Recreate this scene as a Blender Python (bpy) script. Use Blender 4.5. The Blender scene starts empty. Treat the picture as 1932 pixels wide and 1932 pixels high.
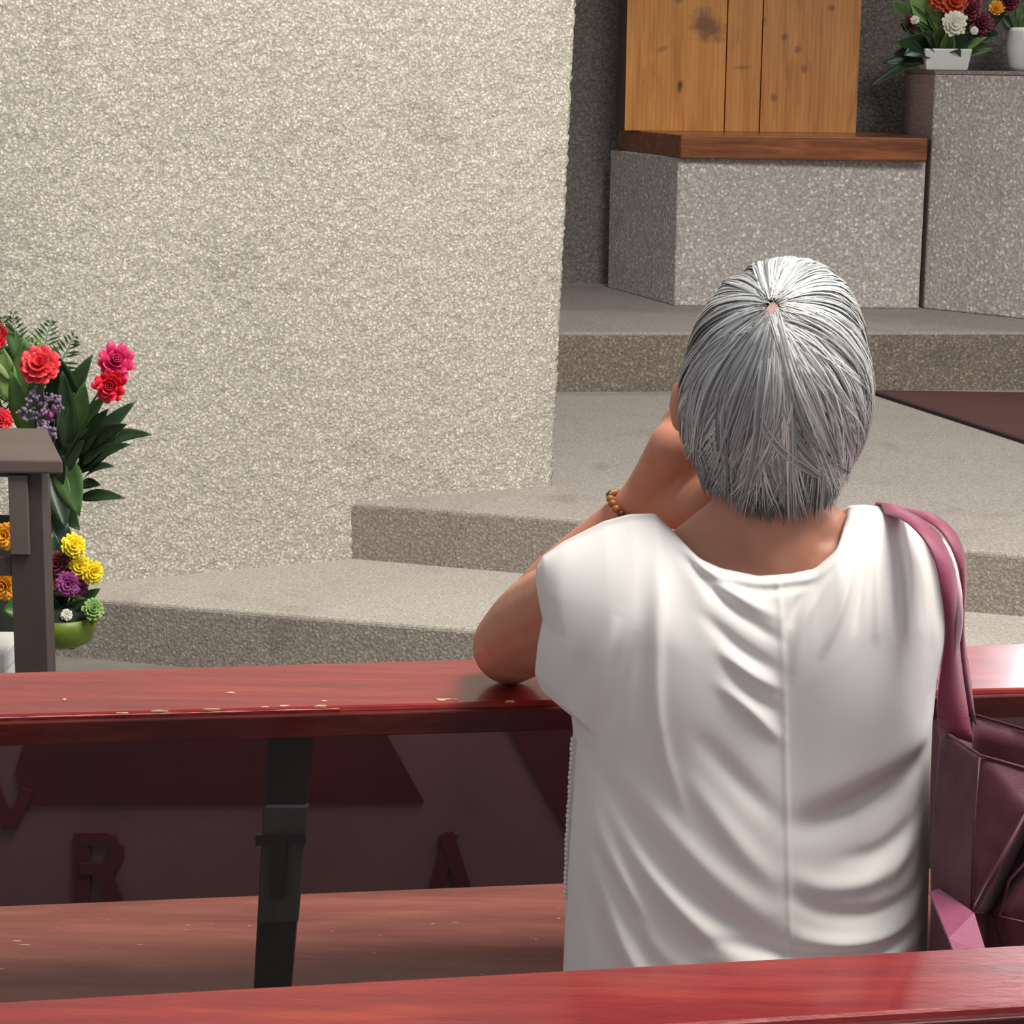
import bpy, bmesh, math, random
import numpy as np
from mathutils import Vector, Matrix, noise as mnoise

random.seed(7); rng = np.random.default_rng(7)
scene = bpy.context.scene
COL = scene.collection

# ------------------------------------------------------------------ camera
F = 4100.0; HZ = 120.0; CAMZ = 1.60; ROLL = 0.012
PITCH = math.atan((966 - HZ) / F)
cd = bpy.data.cameras.new('camera'); cam = bpy.data.objects.new('camera', cd); COL.objects.link(cam)
cd.sensor_width = 36; cd.lens = 36 * F / 1932; cd.clip_start = 0.05
cam.matrix_world = Matrix.Translation((0, 0, CAMZ)) @ Matrix.Rotation(math.pi/2 - PITCH, 4, 'X') @ Matrix.Rotation(ROLL, 4, 'Z')
scene.camera = cam
CM = np.array(cam.matrix_world.to_3x3())

# ------------------------------------------------------------------ world and light
w = bpy.data.worlds.new('world'); scene.world = w; w.use_nodes = True
w.node_tree.nodes['Background'].inputs[0].default_value = (0.92, 0.95, 1.0, 1)
w.node_tree.nodes['Background'].inputs[1].default_value = 0.46

def area(name, loc, target, sx, sy, power, col=(1, 1, 1)):
    l = bpy.data.lights.new(name, 'AREA'); l.shape = 'RECTANGLE'; l.size = sx; l.size_y = sy
    l.energy = power; l.color = col
    o = bpy.data.objects.new(name, l); COL.objects.link(o); o.location = loc
    o.rotation_euler = (Vector(target) - Vector(loc)).to_track_quat('-Z', 'Y').to_euler()
    return o
area('nave_skylight', (2.0, 2.2, 6.2), (-0.1, 5.8, 0.5), 2.2, 2.2, 600, (1.0, 0.96, 0.88))
area('sanctuary_window_light', (2.56, 10.0, 3.40), (0.6, 2.4, 1.0), 0.22, 0.8, 40, (0.93, 0.97, 1.0))
area('side_window_light', (4.2, 3.6, 3.9), (0.4, 2.3, 1.0), 1.4, 1.4, 85, (0.97, 0.98, 1.0))

vs = scene.view_settings
vs.view_transform = 'Standard'; vs.look = 'None'; vs.exposure = 0.0; vs.gamma = 1.0
vs.use_curve_mapping = False

# ------------------------------------------------------------------ helpers
def ray(px, py):
    d = CM @ np.array([(px - 966) / F, -(py - 966) / F, -1.0]); return d
def at_z(px, py, z):
    d = ray(px, py); t = (z - CAMZ) / d[2]; return Vector((d[0]*t, d[1]*t, z))
def at_y(px, py, y):
    d = ray(px, py); t = y / d[1]; return Vector((d[0]*t, y, CAMZ + d[2]*t))

def tag(o, label=None, cat=None, group=None, kind=None):
    if label: o['label'] = label
    if cat: o['category'] = cat
    if group: o['group'] = group
    if kind: o['kind'] = kind
    return o
def empty(name, loc=(0, 0, 0)):
    o = bpy.data.objects.new(name, None); COL.objects.link(o); o.location = loc
    o.empty_display_size = 0.05
    return o
def put(o, parent):
    if parent is not None:
        o.parent = parent
        o.matrix_parent_inverse = Matrix.Translation(-parent_world(parent))
    return o
def parent_world(p):
    v = Vector(p.location)
    while p.parent is not None:
        p = p.parent; v = v  # child parts keep world coordinates; only the root is offset
    return v
def mesh(name, verts, faces, mat, parent=None, smooth=False):
    me = bpy.data.meshes.new(name)
    me.from_pydata([tuple(v) for v in verts], [], faces)
    if smooth:
        me.polygons.foreach_set('use_smooth', [True]*len(me.polygons))
    me.update()
    o = bpy.data.objects.new(name, me); COL.objects.link(o)
    if mat is not None: me.materials.append(mat)
    return put(o, parent)
def from_bm(name, bm, mat, parent=None, smooth=False):
    bmesh.ops.recalc_face_normals(bm, faces=bm.faces[:])
    me = bpy.data.meshes.new(name); bm.to_mesh(me); bm.free()
    if smooth: me.polygons.foreach_set('use_smooth', [True]*len(me.polygons))
    o = bpy.data.objects.new(name, me); COL.objects.link(o)
    if mat is not None: me.materials.append(mat)
    return put(o, parent)
def bevel_mod(o, wd=0.004, seg=2):
    m = o.modifiers.new('bevel', 'BEVEL'); m.width = wd; m.segments = seg; m.limit_method = 'ANGLE'; return o
def prism(name, poly, z0, z1, mat, parent=None, bev=0.0):
    """poly: plan points (x,y) ; z0/z1 numbers"""
    n = len(poly)
    v = [(p[0], p[1], z0) for p in poly] + [(p[0], p[1], z1) for p in poly]
    f = [tuple(range(n))[::-1], tuple(range(n, 2*n))] + [(i, (i+1) % n, n+(i+1) % n, n+i) for i in range(n)]
    bm = bmesh.new(); vv = [bm.verts.new(p) for p in v]
    for q in f: bm.faces.new([vv[i] for i in q])
    o = from_bm(name, bm, mat, parent)
    if bev: bevel_mod(o, bev)
    return o
def box8(name, a, mat, parent=None, bev=0.0):
    """a: 8 points, 4 bottom then 4 top"""
    bm = bmesh.new(); vv = [bm.verts.new(p) for p in a]
    for q in ((0,1,2,3), (4,5,6,7), (0,1,5,4), (1,2,6,5), (2,3,7,6), (3,0,4,7)): bm.faces.new([vv[i] for i in q])
    o = from_bm(name, bm, mat, parent)
    if bev: bevel_mod(o, bev)
    return o
def tube(name, pts, radii, mat, parent=None, seg=8, closed=False):
    bm = bmesh.new(); add_tube(bm, pts, radii, seg); return from_bm(name, bm, mat, parent, True)
def add_tube(bm, pts, radii, seg=8):
    pts = [Vector(p) for p in pts]
    if not hasattr(radii, '__len__'): radii = [radii]*len(pts)
    rings = []; up = Vector((0.13, 0.31, 0.94))
    for i, p in enumerate(pts):
        t = (pts[min(i+1, len(pts)-1)] - pts[max(i-1, 0)]).normalized()
        a = t.cross(up)
        if a.length < 1e-4: a = t.cross(Vector((1, 0, 0)))
        a.normalize(); b = t.cross(a)
        rings.append([bm.verts.new(p + (a*math.cos(2*math.pi*k/seg) + b*math.sin(2*math.pi*k/seg))*radii[i]) for k in range(seg)])
    for r0, r1 in zip(rings, rings[1:]):
        for k in range(seg): bm.faces.new((r0[k], r0[(k+1) % seg], r1[(k+1) % seg], r1[k]))
    bm.faces.new(rings[0][::-1]); bm.faces.new(rings[-1])
def catmull(pts, n):
    P = [Vector(p) for p in pts]; P = [P[0]*2 - P[1]] + P + [P[-1]*2 - P[-2]]
    out = []
    segs = len(P) - 3
    for i in range(n):
        u = i/(n-1)*segs; k = min(int(u), segs-1); t = u-k
        a, b, c, d = P[k:k+4]
        out.append(0.5*((2*b) + (c-a)*t + (2*a-5*b+4*c-d)*t*t + (3*b-a-3*c+d)*t**3))
    return out

# ------------------------------------------------------------------ materials
class NT:
    def __init__(s, name):
        s.m = bpy.data.materials.new(name); s.m.use_nodes = True; s.t = s.m.node_tree
        s.b = s.t.nodes['Principled BSDF']
    def n(s, ty, **kw):
        nd = s.t.nodes.new(ty)
        for k, v in kw.items(): setattr(nd, k, v)
        return nd
    def l(s, a, b): s.t.links.new(a, b)
    def coords(s, scale=(1, 1, 1), rot=(0, 0, 0)):
        tc = s.n('ShaderNodeTexCoord'); mp = s.n('ShaderNodeMapping')
        mp.inputs['Scale'].default_value = scale; mp.inputs['Rotation'].default_value = rot
        s.l(tc.outputs['Object'], mp.inputs['Vector']); return mp.outputs['Vector']
    def noise(s, vec, scale, detail=4, rough=0.6, dist=0.0):
        nd = s.n('ShaderNodeTexNoise'); nd.inputs['Scale'].default_value = scale; nd.inputs['Detail'].default_value = detail
        nd.inputs['Roughness'].default_value = rough; nd.inputs['Distortion'].default_value = dist
        s.l(vec, nd.inputs['Vector']); return nd.outputs['Fac']
    def vor(s, vec, scale, feature='F1'):
        nd = s.n('ShaderNodeTexVoronoi'); nd.feature = feature; nd.inputs['Scale'].default_value = scale
        s.l(vec, nd.inputs['Vector']); return nd
    def ramp(s, fac, stops):
        nd = s.n('ShaderNodeValToRGB'); e = nd.color_ramp.elements
        while len(e) < len(stops): e.new(0.5)
        for q, (p, c) in zip(e, stops): q.position = p; q.color = tuple(c)+(1,) if len(c) == 3 else c
        s.l(fac, nd.inputs['Fac']); return nd.outputs['Color']
    def mix(s, fac, a, b, mode='MIX'):
        nd = s.n('ShaderNodeMix', data_type='RGBA', blend_type=mode)
        for sock, v in ((nd.inputs[0], fac), (nd.inputs[6], a), (nd.inputs[7], b)):
            if isinstance(v, (int, float)): sock.default_value = v
            elif isinstance(v, tuple): sock.default_value = v+(1,) if len(v) == 3 else v
            else: s.l(v, sock)
        return nd.outputs[2]
    def math(s, op, a, b=None):
        nd = s.n('ShaderNodeMath', operation=op)
        for sock, v in zip(nd.inputs, (a, b)):
            if v is None: continue
            if isinstance(v, (int, float)): sock.default_value = v
            else: s.l(v, sock)
        return nd.outputs[0]
    def color(s, c):
        if isinstance(c, tuple): s.b.inputs['Base Color'].default_value = c+(1,)
        else: s.l(c, s.b.inputs['Base Color'])
    def bump(s, h, strength, dist=0.01):
        nd = s.n('ShaderNodeBump'); nd.inputs['Strength'].default_value = strength; nd.inputs['Distance'].default_value = dist
        s.l(h, nd.inputs['Height']); s.l(nd.outputs['Normal'], s.b.inputs['Normal'])
    def set(s, **kw):
        names = dict(rough='Roughness', spec='Specular IOR Level', coat='Coat Weight', coatr='Coat Roughness', metal='Metallic',
                     sss='Subsurface Weight', sheen='Sheen Weight', trans='Transmission Weight', ior='IOR')
        for k, v in kw.items(): s.b.inputs[names[k]].default_value = v
        return s

def plain(name, c, rough=0.6, var=0.12, scale=30, bump=0.0, **kw):
    m = NT(name); v = m.coords()
    f = m.noise(v, scale)
    m.color(m.ramp(f, [(0.3, tuple(x*(1-var) for x in c)), (0.7, tuple(min(1, x*(1+var)) for x in c))]))
    m.set(rough=rough, **kw)
    if bump: m.bump(m.noise(v, scale*3), bump, 0.003)
    return m.m

def concrete(name, light, mid, dark, cell=75, speck=0.5, bumps=0.9, bd=0.008, gapd=0.2, lo=0.70):
    m = NT(name); v = m.coords()
    dn = m.n('ShaderNodeVectorMath', operation='ADD')
    nz = m.n('ShaderNodeTexNoise'); nz.inputs['Scale'].default_value = 40; m.l(v, nz.inputs['Vector'])
    sc = m.n('ShaderNodeVectorMath', operation='SCALE'); sc.inputs['Scale'].default_value = 0.02
    m.l(nz.outputs['Color'], sc.inputs[0]); m.l(v, dn.inputs[0]); m.l(sc.outputs[0], dn.inputs[1]); vv = dn.outputs[0]
    v1 = m.vor(vv, cell); v2 = m.vor(vv, cell*2.1)
    base = m.ramp(m.noise(v, 1.7, 6, 0.65), [(0.3, tuple(x*0.86 for x in mid)), (0.5, mid), (0.72, tuple(min(1, x*1.1) for x in mid))])
    fine = m.ramp(m.noise(v, cell*1.4, 3, 0.7), [(0.33, dark), (0.5, mid), (0.68, light)])
    c = m.mix(0.55, base, fine)
    # random stones: some light, some dark
    sr = m.n('ShaderNodeSeparateColor'); m.l(v1.outputs['Color'], sr.inputs[0])
    sl = m.ramp(sr.outputs[0], [(lo, (0, 0, 0)), (lo + 0.15, (1, 1, 1))])
    core = m.ramp(v1.outputs['Distance'], [(0.25, (1, 1, 1)), (0.5, (0, 0, 0))])
    fl = m.math('MULTIPLY', m.math('MULTIPLY', sl, core), speck)
    c = m.mix(fl, c, light)
    sd = m.ramp(sr.outputs[1], [(0.84, (0, 0, 0)), (0.92, (1, 1, 1))])
    c = m.mix(m.math('MULTIPLY', m.math('MULTIPLY', sd, core), speck*0.6), c, dark)
    gap = m.ramp(v1.outputs['Distance'], [(0.30, (1.06, 1.06, 1.06)), (0.62, (1-gapd, 1-gapd, 1-gapd))])
    c = m.mix(1.0, c, gap, 'MULTIPLY')
    # blotchy stains
    st = m.ramp(m.noise(v, 3.3, 5, 0.7, 0.6), [(0.56, (1, 1, 1)), (0.76, (0.74, 0.73, 0.72))])
    c = m.mix(1.0, c, st, 'MULTIPLY')
    m.color(c); m.set(rough=0.92, spec=0.2)
    h = m.math('ADD', m.math('MULTIPLY', m.math('SUBTRACT', 1.0, v1.outputs['Distance']), 0.6), m.math('MULTIPLY', m.noise(v, cell*1.2, 3), 0.7))
    m.bump(h, bumps, bd)
    return m.m

def lacquer(name, a, b, c, rough=0.3, axis=(1.2, 14, 14), scuff=0.0, coat=0.3):
    m = NT(name); v = m.coords(axis)
    g = m.noise(v, 3.0, 6, 0.65, 0.4)
    col = m.ramp(g, [(0.30, a), (0.5, b), (0.68, c)])
    g2 = m.ramp(m.noise(m.coords((1.5, 5, 5)), 2.2, 3), [(0.35, (0.75, 0.72, 0.75)), (0.65, (1.1, 1.05, 1.0))])
    col = m.mix(0.8, col, g2, 'MULTIPLY')
    if scuff:
        sp = m.ramp(m.noise(m.coords((14, 60, 60)), 2.6, 2, 0.5), [(0.735, (0, 0, 0)), (0.76, (1, 1, 1))])
        col = m.mix(m.math('MULTIPLY', sp, scuff), col, (0.62, 0.42, 0.32))
    m.color(col); m.set(rough=rough, coat=coat, coatr=0.1, spec=0.25)
    m.bump(m.noise(m.coords((3, 9, 9)), 14, 4), 0.22, 0.002)
    return m.m

M = {}
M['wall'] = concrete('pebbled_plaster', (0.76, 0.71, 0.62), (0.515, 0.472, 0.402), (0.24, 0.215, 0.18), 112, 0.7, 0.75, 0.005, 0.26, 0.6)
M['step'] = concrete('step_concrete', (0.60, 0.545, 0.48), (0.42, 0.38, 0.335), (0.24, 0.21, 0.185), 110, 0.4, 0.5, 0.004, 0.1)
M['platform'] = concrete('shaded_platform_concrete', (0.52, 0.47, 0.42), (0.355, 0.318, 0.285), (0.21, 0.182, 0.162), 110, 0.4, 0.45, 0.004, 0.1)  # darkened in colour to stand in for shade in the sanctuary
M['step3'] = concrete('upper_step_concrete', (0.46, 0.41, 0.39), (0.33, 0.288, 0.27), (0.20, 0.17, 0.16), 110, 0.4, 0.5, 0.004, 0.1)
M['riser3'] = concrete('shaded_upper_riser_concrete', (0.44, 0.38, 0.31), (0.19, 0.16, 0.13), (0.10, 0.082, 0.068), 80, 0.55, 0.6, 0.005, 0.15, 0.72)  # darker again, light falling off with depth painted in
M['riser'] = concrete('shaded_riser_concrete', (0.52, 0.46, 0.40), (0.29, 0.255, 0.22), (0.14, 0.12, 0.10), 105, 0.5, 0.55, 0.004, 0.15)  # darker than the treads, shade on the upright faces painted in
M['altar'] = concrete('altar_concrete', (0.84, 0.79, 0.74), (0.47, 0.43, 0.405), (0.27, 0.24, 0.22), 62, 0.75, 0.5, 0.006, 0.16, 0.66)
M['back'] = concrete('shaded_back_concrete', (0.34, 0.30, 0.27), (0.22, 0.195, 0.18), (0.12, 0.105, 0.095), 60, 0.3, 0.8, 0.008)  # dark tone stands in for shade at the back of the sanctuary
M['floor'] = plain('floor_screed', (0.20, 0.18, 0.16), 0.7, 0.2, 8)
M['rail'] = lacquer('red_lacquered_wood', (0.135, 0.007, 0.011), (0.215, 0.012, 0.015), (0.28, 0.030, 0.015))
M['rail_edge'] = lacquer('dark_red_lacquered_wood', (0.045, 0.004, 0.004), (0.07, 0.006, 0.006), (0.10, 0.013, 0.008), 0.4)
M['seat'] = lacquer('brown_red_seat_wood', (0.165, 0.060, 0.048), (0.205, 0.075, 0.060), (0.245, 0.095, 0.074), 0.4, scuff=0.8, coat=0.1)
M['chip'] = plain('bare_pine_chip', (0.66, 0.40, 0.24), 0.7, 0.2, 90)
M['carpet'] = plain('maroon_carpet', (0.085, 0.026, 0.022), 0.95, 0.25, 120, 0.3)
M['carpet_edge'] = plain('carpet_binding', (0.035, 0.012, 0.012), 0.9)
M['table'] = plain('grey_brown_painted_wood', (0.115, 0.085, 0.075), 0.5, 0.1, 12)
M['table_dark'] = plain('dark_brown_painted_wood', (0.055, 0.038, 0.036), 0.5, 0.1, 12)
M['board_red'] = plain('board_maroon_print', (0.036, 0.0025, 0.004), 0.5, 0.2, 8)
M['board_grey'] = plain('board_grey_print', (0.088, 0.040, 0.042), 0.5, 0.12, 6)
M['letter'] = plain('letter_dark_red', (0.042, 0.003, 0.005), 0.5, 0.1)
M['post'] = plain('black_painted_steel', (0.010, 0.008, 0.009), 0.4, 0.1)
M['post_grey'] = plain('grey_steel', (0.030, 0.030, 0.030), 0.45, 0.1)
M['post_letter'] = plain('black_letter_paint', (0.010, 0.005, 0.006), 0.5)
M['bag'] = plain('maroon_nonwoven_cloth', (0.085, 0.007, 0.024), 0.6, 0.12, 160, 0.15, sheen=0.15)
M['bag_light'] = plain('pink_nonwoven_cloth', (0.30, 0.05, 0.13), 0.55, 0.1, 160, 0.15, sheen=0.2)
M['strap'] = plain('rose_strap_cloth', (0.24, 0.030, 0.075), 0.55, 0.1, 160, 0.15, sheen=0.2)
M['strap_highlight'] = plain('pale_pink_highlight', (0.80, 0.55, 0.60), 0.6, 0.05)
M['white_pot'] = plain('white_glazed_pot', (0.75, 0.75, 0.73), 0.3, 0.04)
M['leaf'] = plain('dark_green_leaf', (0.022, 0.050, 0.018), 0.42, 0.35, 14)
M['leaf2'] = plain('mid_green_leaf', (0.06, 0.13, 0.03), 0.45, 0.35, 14)
M['leaf3'] = plain('pale_green_leaf', (0.20, 0.33, 0.09), 0.5, 0.3, 20)
M['fern'] = plain('fern_green', (0.07, 0.14, 0.05), 0.5, 0.35, 20)
M['red_fl'] = plain('coral_red_petal', (0.68, 0.035, 0.045), 0.5, 0.25, 40)
M['pink_fl'] = plain('magenta_petal', (0.62, 0.025, 0.13), 0.5, 0.25, 40)
M['crim_fl'] = plain('crimson_petal', (0.66, 0.008, 0.035), 0.5, 0.25, 40)
M['purp_fl'] = plain('purple_petal', (0.28, 0.045, 0.22), 0.6, 0.3, 40)
M['lilac'] = plain('lilac_filler', (0.22, 0.15, 0.24), 0.7, 0.3, 60)
M['yell_fl'] = plain('yellow_petal', (0.85, 0.66, 0.02), 0.5, 0.2, 40)
M['oran_fl'] = plain('amber_petal', (0.85, 0.38, 0.02), 0.5, 0.2, 40)
M['oran2'] = plain('orange_red_petal', (0.62, 0.10, 0.03), 0.5, 0.25, 40)
M['wine_fl'] = plain('wine_petal', (0.14, 0.018, 0.03), 0.5, 0.3, 40)
M['white_fl'] = plain('white_petal', (0.82, 0.80, 0.70), 0.5, 0.08, 40)
M['basket'] = plain('olive_green_weave', (0.13, 0.19, 0.015), 0.45, 0.2, 30)
M['soil'] = plain('dark_floral_foam', (0.012, 0.016, 0.010), 0.9, 0.2)
M['stem'] = plain('green_stem', (0.05, 0.10, 0.03), 0.5, 0.2)
M['darkwood'] = lacquer('dark_walnut', (0.045, 0.014, 0.010), (0.065, 0.022, 0.014), (0.09, 0.032, 0.018), 0.4, (12, 12, 1.5))
M['shelfwood'] = lacquer('reddish_brown_wood', (0.12, 0.035, 0.014), (0.22, 0.07, 0.022), (0.33, 0.12, 0.04), 0.35, (1.2, 10, 14))
M['trouser'] = plain('dark_trouser_cloth', (0.03, 0.03, 0.04), 0.85, 0.15, 60)

def pine(name, knots, tint=1.0):
    m = NT(name); v = m.coords((9, 9, 0.9))
    g = m.noise(v, 2.4, 6, 0.6, 0.8)
    c = m.ramp(g, [(0.28, (0.46*tint, 0.165*tint, 0.028)), (0.5, (0.64*tint, 0.26*tint, 0.05)), (0.72, (0.74*tint, 0.34*tint, 0.085))])
    wv = m.n('ShaderNodeTexWave'); wv.bands_direction = 'X'; wv.inputs['Scale'].default_value = 5; wv.inputs['Distortion'].default_value = 3
    wv.inputs['Detail'].default_value = 3; wv.inputs['Detail Scale'].default_value = 1.5
    m.l(m.coords((3, 3, 0.35)), wv.inputs['Vector'])
    c = m.mix(0.25, c, m.ramp(wv.outputs['Fac'], [(0, (0.62, 0.5, 0.42)), (0.6, (1, 1, 1))]), 'MULTIPLY')
    tc = m.n('ShaderNodeTexCoord')
    nzv = m.noise(tc.outputs['Object'], 30, 4)
    for (x, z, rx, rz, dark, ang) in knots:
        mp = m.n('ShaderNodeMapping'); mp.vector_type = 'TEXTURE'
        mp.inputs['Location'].default_value = (x, 0, z); mp.inputs['Rotation'].default_value = (0, ang, 0)
        mp.inputs['Scale'].default_value = (rx, 1e4, rz); m.l(tc.outputs['Object'], mp.inputs['Vector'])
        ln = m.n('ShaderNodeVectorMath', operation='LENGTH'); m.l(mp.outputs[0], ln.inputs[0])
        d = m.math('ADD', ln.outputs['Value'], m.math('MULTIPLY', m.math('SUBTRACT', nzv, 0.5), 1.3))
        f = m.ramp(d, [(0.35, (1, 1, 1)), (1.0, (0, 0, 0))])
        c = m.mix(m.math('MULTIPLY', f, dark), c, (0.10, 0.03, 0.02))
    m.color(c); m.set(rough=0.42, coat=0.2, coatr=0.25); m.bump(g, 0.08, 0.002)
    return m.m

def skin_mat():
    m = NT('tanned_skin'); v = m.coords()
    c = m.ramp(m.noise(v, 9, 5, 0.6), [(0.32, (0.47, 0.195, 0.120)), (0.55, (0.55, 0.24, 0.155)), (0.72, (0.60, 0.28, 0.19))])
    m.color(c); m.set(rough=0.5, sss=0.12, spec=0.35); m.b.inputs['Subsurface Radius'].default_value = (0.012, 0.005, 0.003)
    m.bump(m.noise(v, 220, 3), 0.08, 0.001); return m.m
M['skin'] = skin_mat()
def hair_mat(name, stops):
    m = NT(name); g = m.n('ShaderNodeNewGeometry')
    c = m.ramp(g.outputs['Random Per Island'], stops)
    c = m.mix(0.35, c, m.ramp(m.noise(m.coords((60, 60, 6)), 6, 3), [(0.35, (0.6, 0.6, 0.6)), (0.65, (1, 1, 1))]), 'MULTIPLY')
    m.color(c); m.set(rough=0.42, spec=0.45); return m.m
M['hair'] = hair_mat('silver_hair', [(0.0, (0.16, 0.162, 0.17)), (0.25, (0.27, 0.272, 0.28)), (0.6, (0.40, 0.402, 0.41)), (0.9, (0.55, 0.55, 0.54)), (1.0, (0.68, 0.67, 0.64))])
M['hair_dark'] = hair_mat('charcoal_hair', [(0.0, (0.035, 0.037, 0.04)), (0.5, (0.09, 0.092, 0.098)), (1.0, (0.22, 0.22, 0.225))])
M['hair_light'] = hair_mat('white_hair', [(0.0, (0.45, 0.45, 0.44)), (0.5, (0.68, 0.67, 0.64)), (1.0, (0.86, 0.84, 0.79))])
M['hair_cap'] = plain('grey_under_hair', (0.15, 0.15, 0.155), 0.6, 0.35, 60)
M['scalp'] = plain('pink_scalp', (0.52, 0.30, 0.25), 0.6, 0.1, 60)
def shirt_mat():
    m = NT('white_jersey'); v = m.coords()
    m.color(m.ramp(m.noise(v, 5, 4), [(0.3, (0.71, 0.675, 0.65)), (0.7, (0.77, 0.735, 0.71))])); m.set(rough=0.8, sheen=0.15, spec=0.2, sss=0.05)
    m.b.inputs['Subsurface Radius'].default_value = (0.01, 0.008, 0.006)
    m.bump(m.noise(v, 600, 2), 0.06, 0.0006); return m.m
M['shirt'] = shirt_mat()
M['lace'] = plain('pale_lace', (0.70, 0.64, 0.64), 0.8, 0.1)
M['bead'] = plain('amber_bead', (0.30, 0.11, 0.015), 0.25, 0.4, 90)
M['bead2'] = plain('brown_bead', (0.10, 0.035, 0.015), 0.3, 0.3, 90)

# ================================================================== STRUCTURE
Z1, Z2, Z3 = 0.17, 0.34, 0.574
# nave floor
fl = prism('floor', [(-9, -3), (9, -3), (9, 14), (-9, 14)], -0.1, 0.0, M['floor']); tag(fl, kind='structure')

def extend(p, q, a, b):
    d = (q - p); return p - d*a, q + d*b
def step(name, fa, fb, ztop, zbot, back, mat, rmat, ext):
    p, q = extend(at_z(*fa, ztop), at_z(*fb, ztop), *ext)
    n = Vector((-(q-p).y, (q-p).x, 0)).normalized()
    if n.y < 0: n = -n
    # tread body
    o = prism(name, [(p.x, p.y), (q.x, q.y), (q.x + 0.4, back), (p.x - 0.4, back)], zbot, ztop, mat, bev=0.008)
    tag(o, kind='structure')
    # riser facing, a thin slab bedded on the front, shade put into its colour
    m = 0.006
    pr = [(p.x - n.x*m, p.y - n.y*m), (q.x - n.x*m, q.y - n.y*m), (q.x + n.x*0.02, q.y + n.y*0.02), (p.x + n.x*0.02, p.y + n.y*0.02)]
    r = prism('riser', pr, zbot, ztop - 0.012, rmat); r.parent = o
    return p, q
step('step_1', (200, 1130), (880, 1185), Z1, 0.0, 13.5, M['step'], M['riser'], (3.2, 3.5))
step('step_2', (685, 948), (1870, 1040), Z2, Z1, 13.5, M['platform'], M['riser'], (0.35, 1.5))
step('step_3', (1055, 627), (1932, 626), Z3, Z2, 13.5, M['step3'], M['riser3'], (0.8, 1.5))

# left wall : pebbled plaster slab with a real uneven face
wa = at_z(200, 1098, Z1); wb = at_z(1041, 916, Z2); 
wd = Vector((wb.x - wa.x, wb.y - wa.y, 0)); 
w0 = Vector((wb.x, wb.y, 0)) - wd.normalized()*3.6; w1 = Vector((wb.x, wb.y, 0))
def rough_wall():
    u = wd.normalized(); nrm = Vector((u.y, -u.x, 0))
    if nrm.y > 0: nrm = -nrm
    fine = 0.010
    xs = list(np.arange(0, 1.55, 0.05)) + list(np.arange(1.55, 3.6, fine)) + [3.6]
    zs = list(np.arange(0.0, 2.05, fine)) + list(np.arange(2.05, 3.61, 0.05))
    nx, nz = len(xs), len(zs)
    r1 = rng.normal(0, 1, (nz, nx))
    sm = (r1 + np.roll(r1, 1, 0) + np.roll(r1, 1, 1) + np.roll(np.roll(r1, 1, 0), 1, 1))/4
    V = []
    top = Vector((0.0, 0, 0))
    for j, z in enumerate(zs):
        lean = 0.036*(z - Z2)                                     # the free edge is not quite plumb
        for i, x in enumerate(xs):
            d = 0.0012*sm[j, i] + 0.0013*r1[j, i]
            xx = x + lean*max(0, (x-2.6)/1.0) + (0.0012*r1[j, i] if i == nx-1 else 0)
            p = w0 + u*xx + nrm*d; V.append((p.x, p.y, z))
    Fc = [(j*nx+i, j*nx+i+1, (j+1)*nx+i+1, (j+1)*nx+i) for j in range(nz-1) for i in range(nx-1)]
    # return face and back
    b0 = len(V); T = 0.30
    for j, z in enumerate(zs):
        lean = 0.036*(z - Z2); p = w0 + u*(3.6 + lean) - nrm*T - u*0.12; V.append((p.x, p.y, z))
    for j in range(nz-1): Fc.append((j*nx+nx-1, b0+j, b0+j+1, (j+1)*nx+nx-1))
    c0 = len(V)
    for z in (0, 3.6):
        p = w0 - nrm*T; V.append((p.x, p.y, z))
    Fc.append((b0, c0, c0+1, b0+nz-1))
    Fc.append(tuple([(nz-1)*nx+i for i in range(nx)] + [b0+nz-1, c0+1]))
    Fc.append((c0, 0) + tuple(j*nx for j in range(1, nz)) + (c0+1,))
    return mesh('wall_left', V, Fc, M['wall'], None, True)
tag(rough_wall(), kind='structure')

# back wall
bk = at_z(1110, 540, Z3)
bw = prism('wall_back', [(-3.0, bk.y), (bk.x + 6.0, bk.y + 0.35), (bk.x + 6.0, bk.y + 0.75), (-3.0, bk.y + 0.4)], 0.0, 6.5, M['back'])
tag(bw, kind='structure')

wr_ = prism('shade_wall', [(3.7, 6.0), (4.0, 6.0), (4.0, bk.y + 0.2), (3.7, bk.y + 0.2)], 0.0, 4.2, M['back']); tag(wr_, kind='structure')  # unseen side wall, added to cut ambient light from the right
cl = prism('shade_ceiling', [(-3.0, 5.6), (4.0, 5.6), (4.0, bk.y + 0.2), (-3.0, bk.y + 0.0)], 4.2, 4.4, M['back']); tag(cl, kind='structure')  # unseen slab, added to block ambient light over the sanctuary
# carpet on the platform
step3y = at_z(1640, 741, Z2).y
cB = at_z(1640, 741, Z2); cC = at_z(1932, 836, Z2)
d0 = (cC - cB).normalized(); n0 = Vector((-d0.y, d0.x, 0)); e0 = cB + d0*3.2; s0 = cB
car = empty('carpet', (cC.x, cC.y, Z2))
prism('pile', [(s0.x, s0.y), (e0.x, e0.y), (e0.x + 1.2, e0.y), (e0.x + 1.2, s0.y)], Z2, Z2 + 0.010, M['carpet'], car)
sb = s0 - d0*0.0
prism('binding', [(sb - n0*0.012).to_2d(), (e0 - n0*0.012).to_2d(), (e0 + n0*0.012).to_2d(), (sb + d0*0.03 + n0*0.012).to_2d()], Z2, Z2 + 0.013, M['carpet_edge'], car)
tag(car, 'flat dark maroon carpet lying on the concrete platform', 'carpet')

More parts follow.
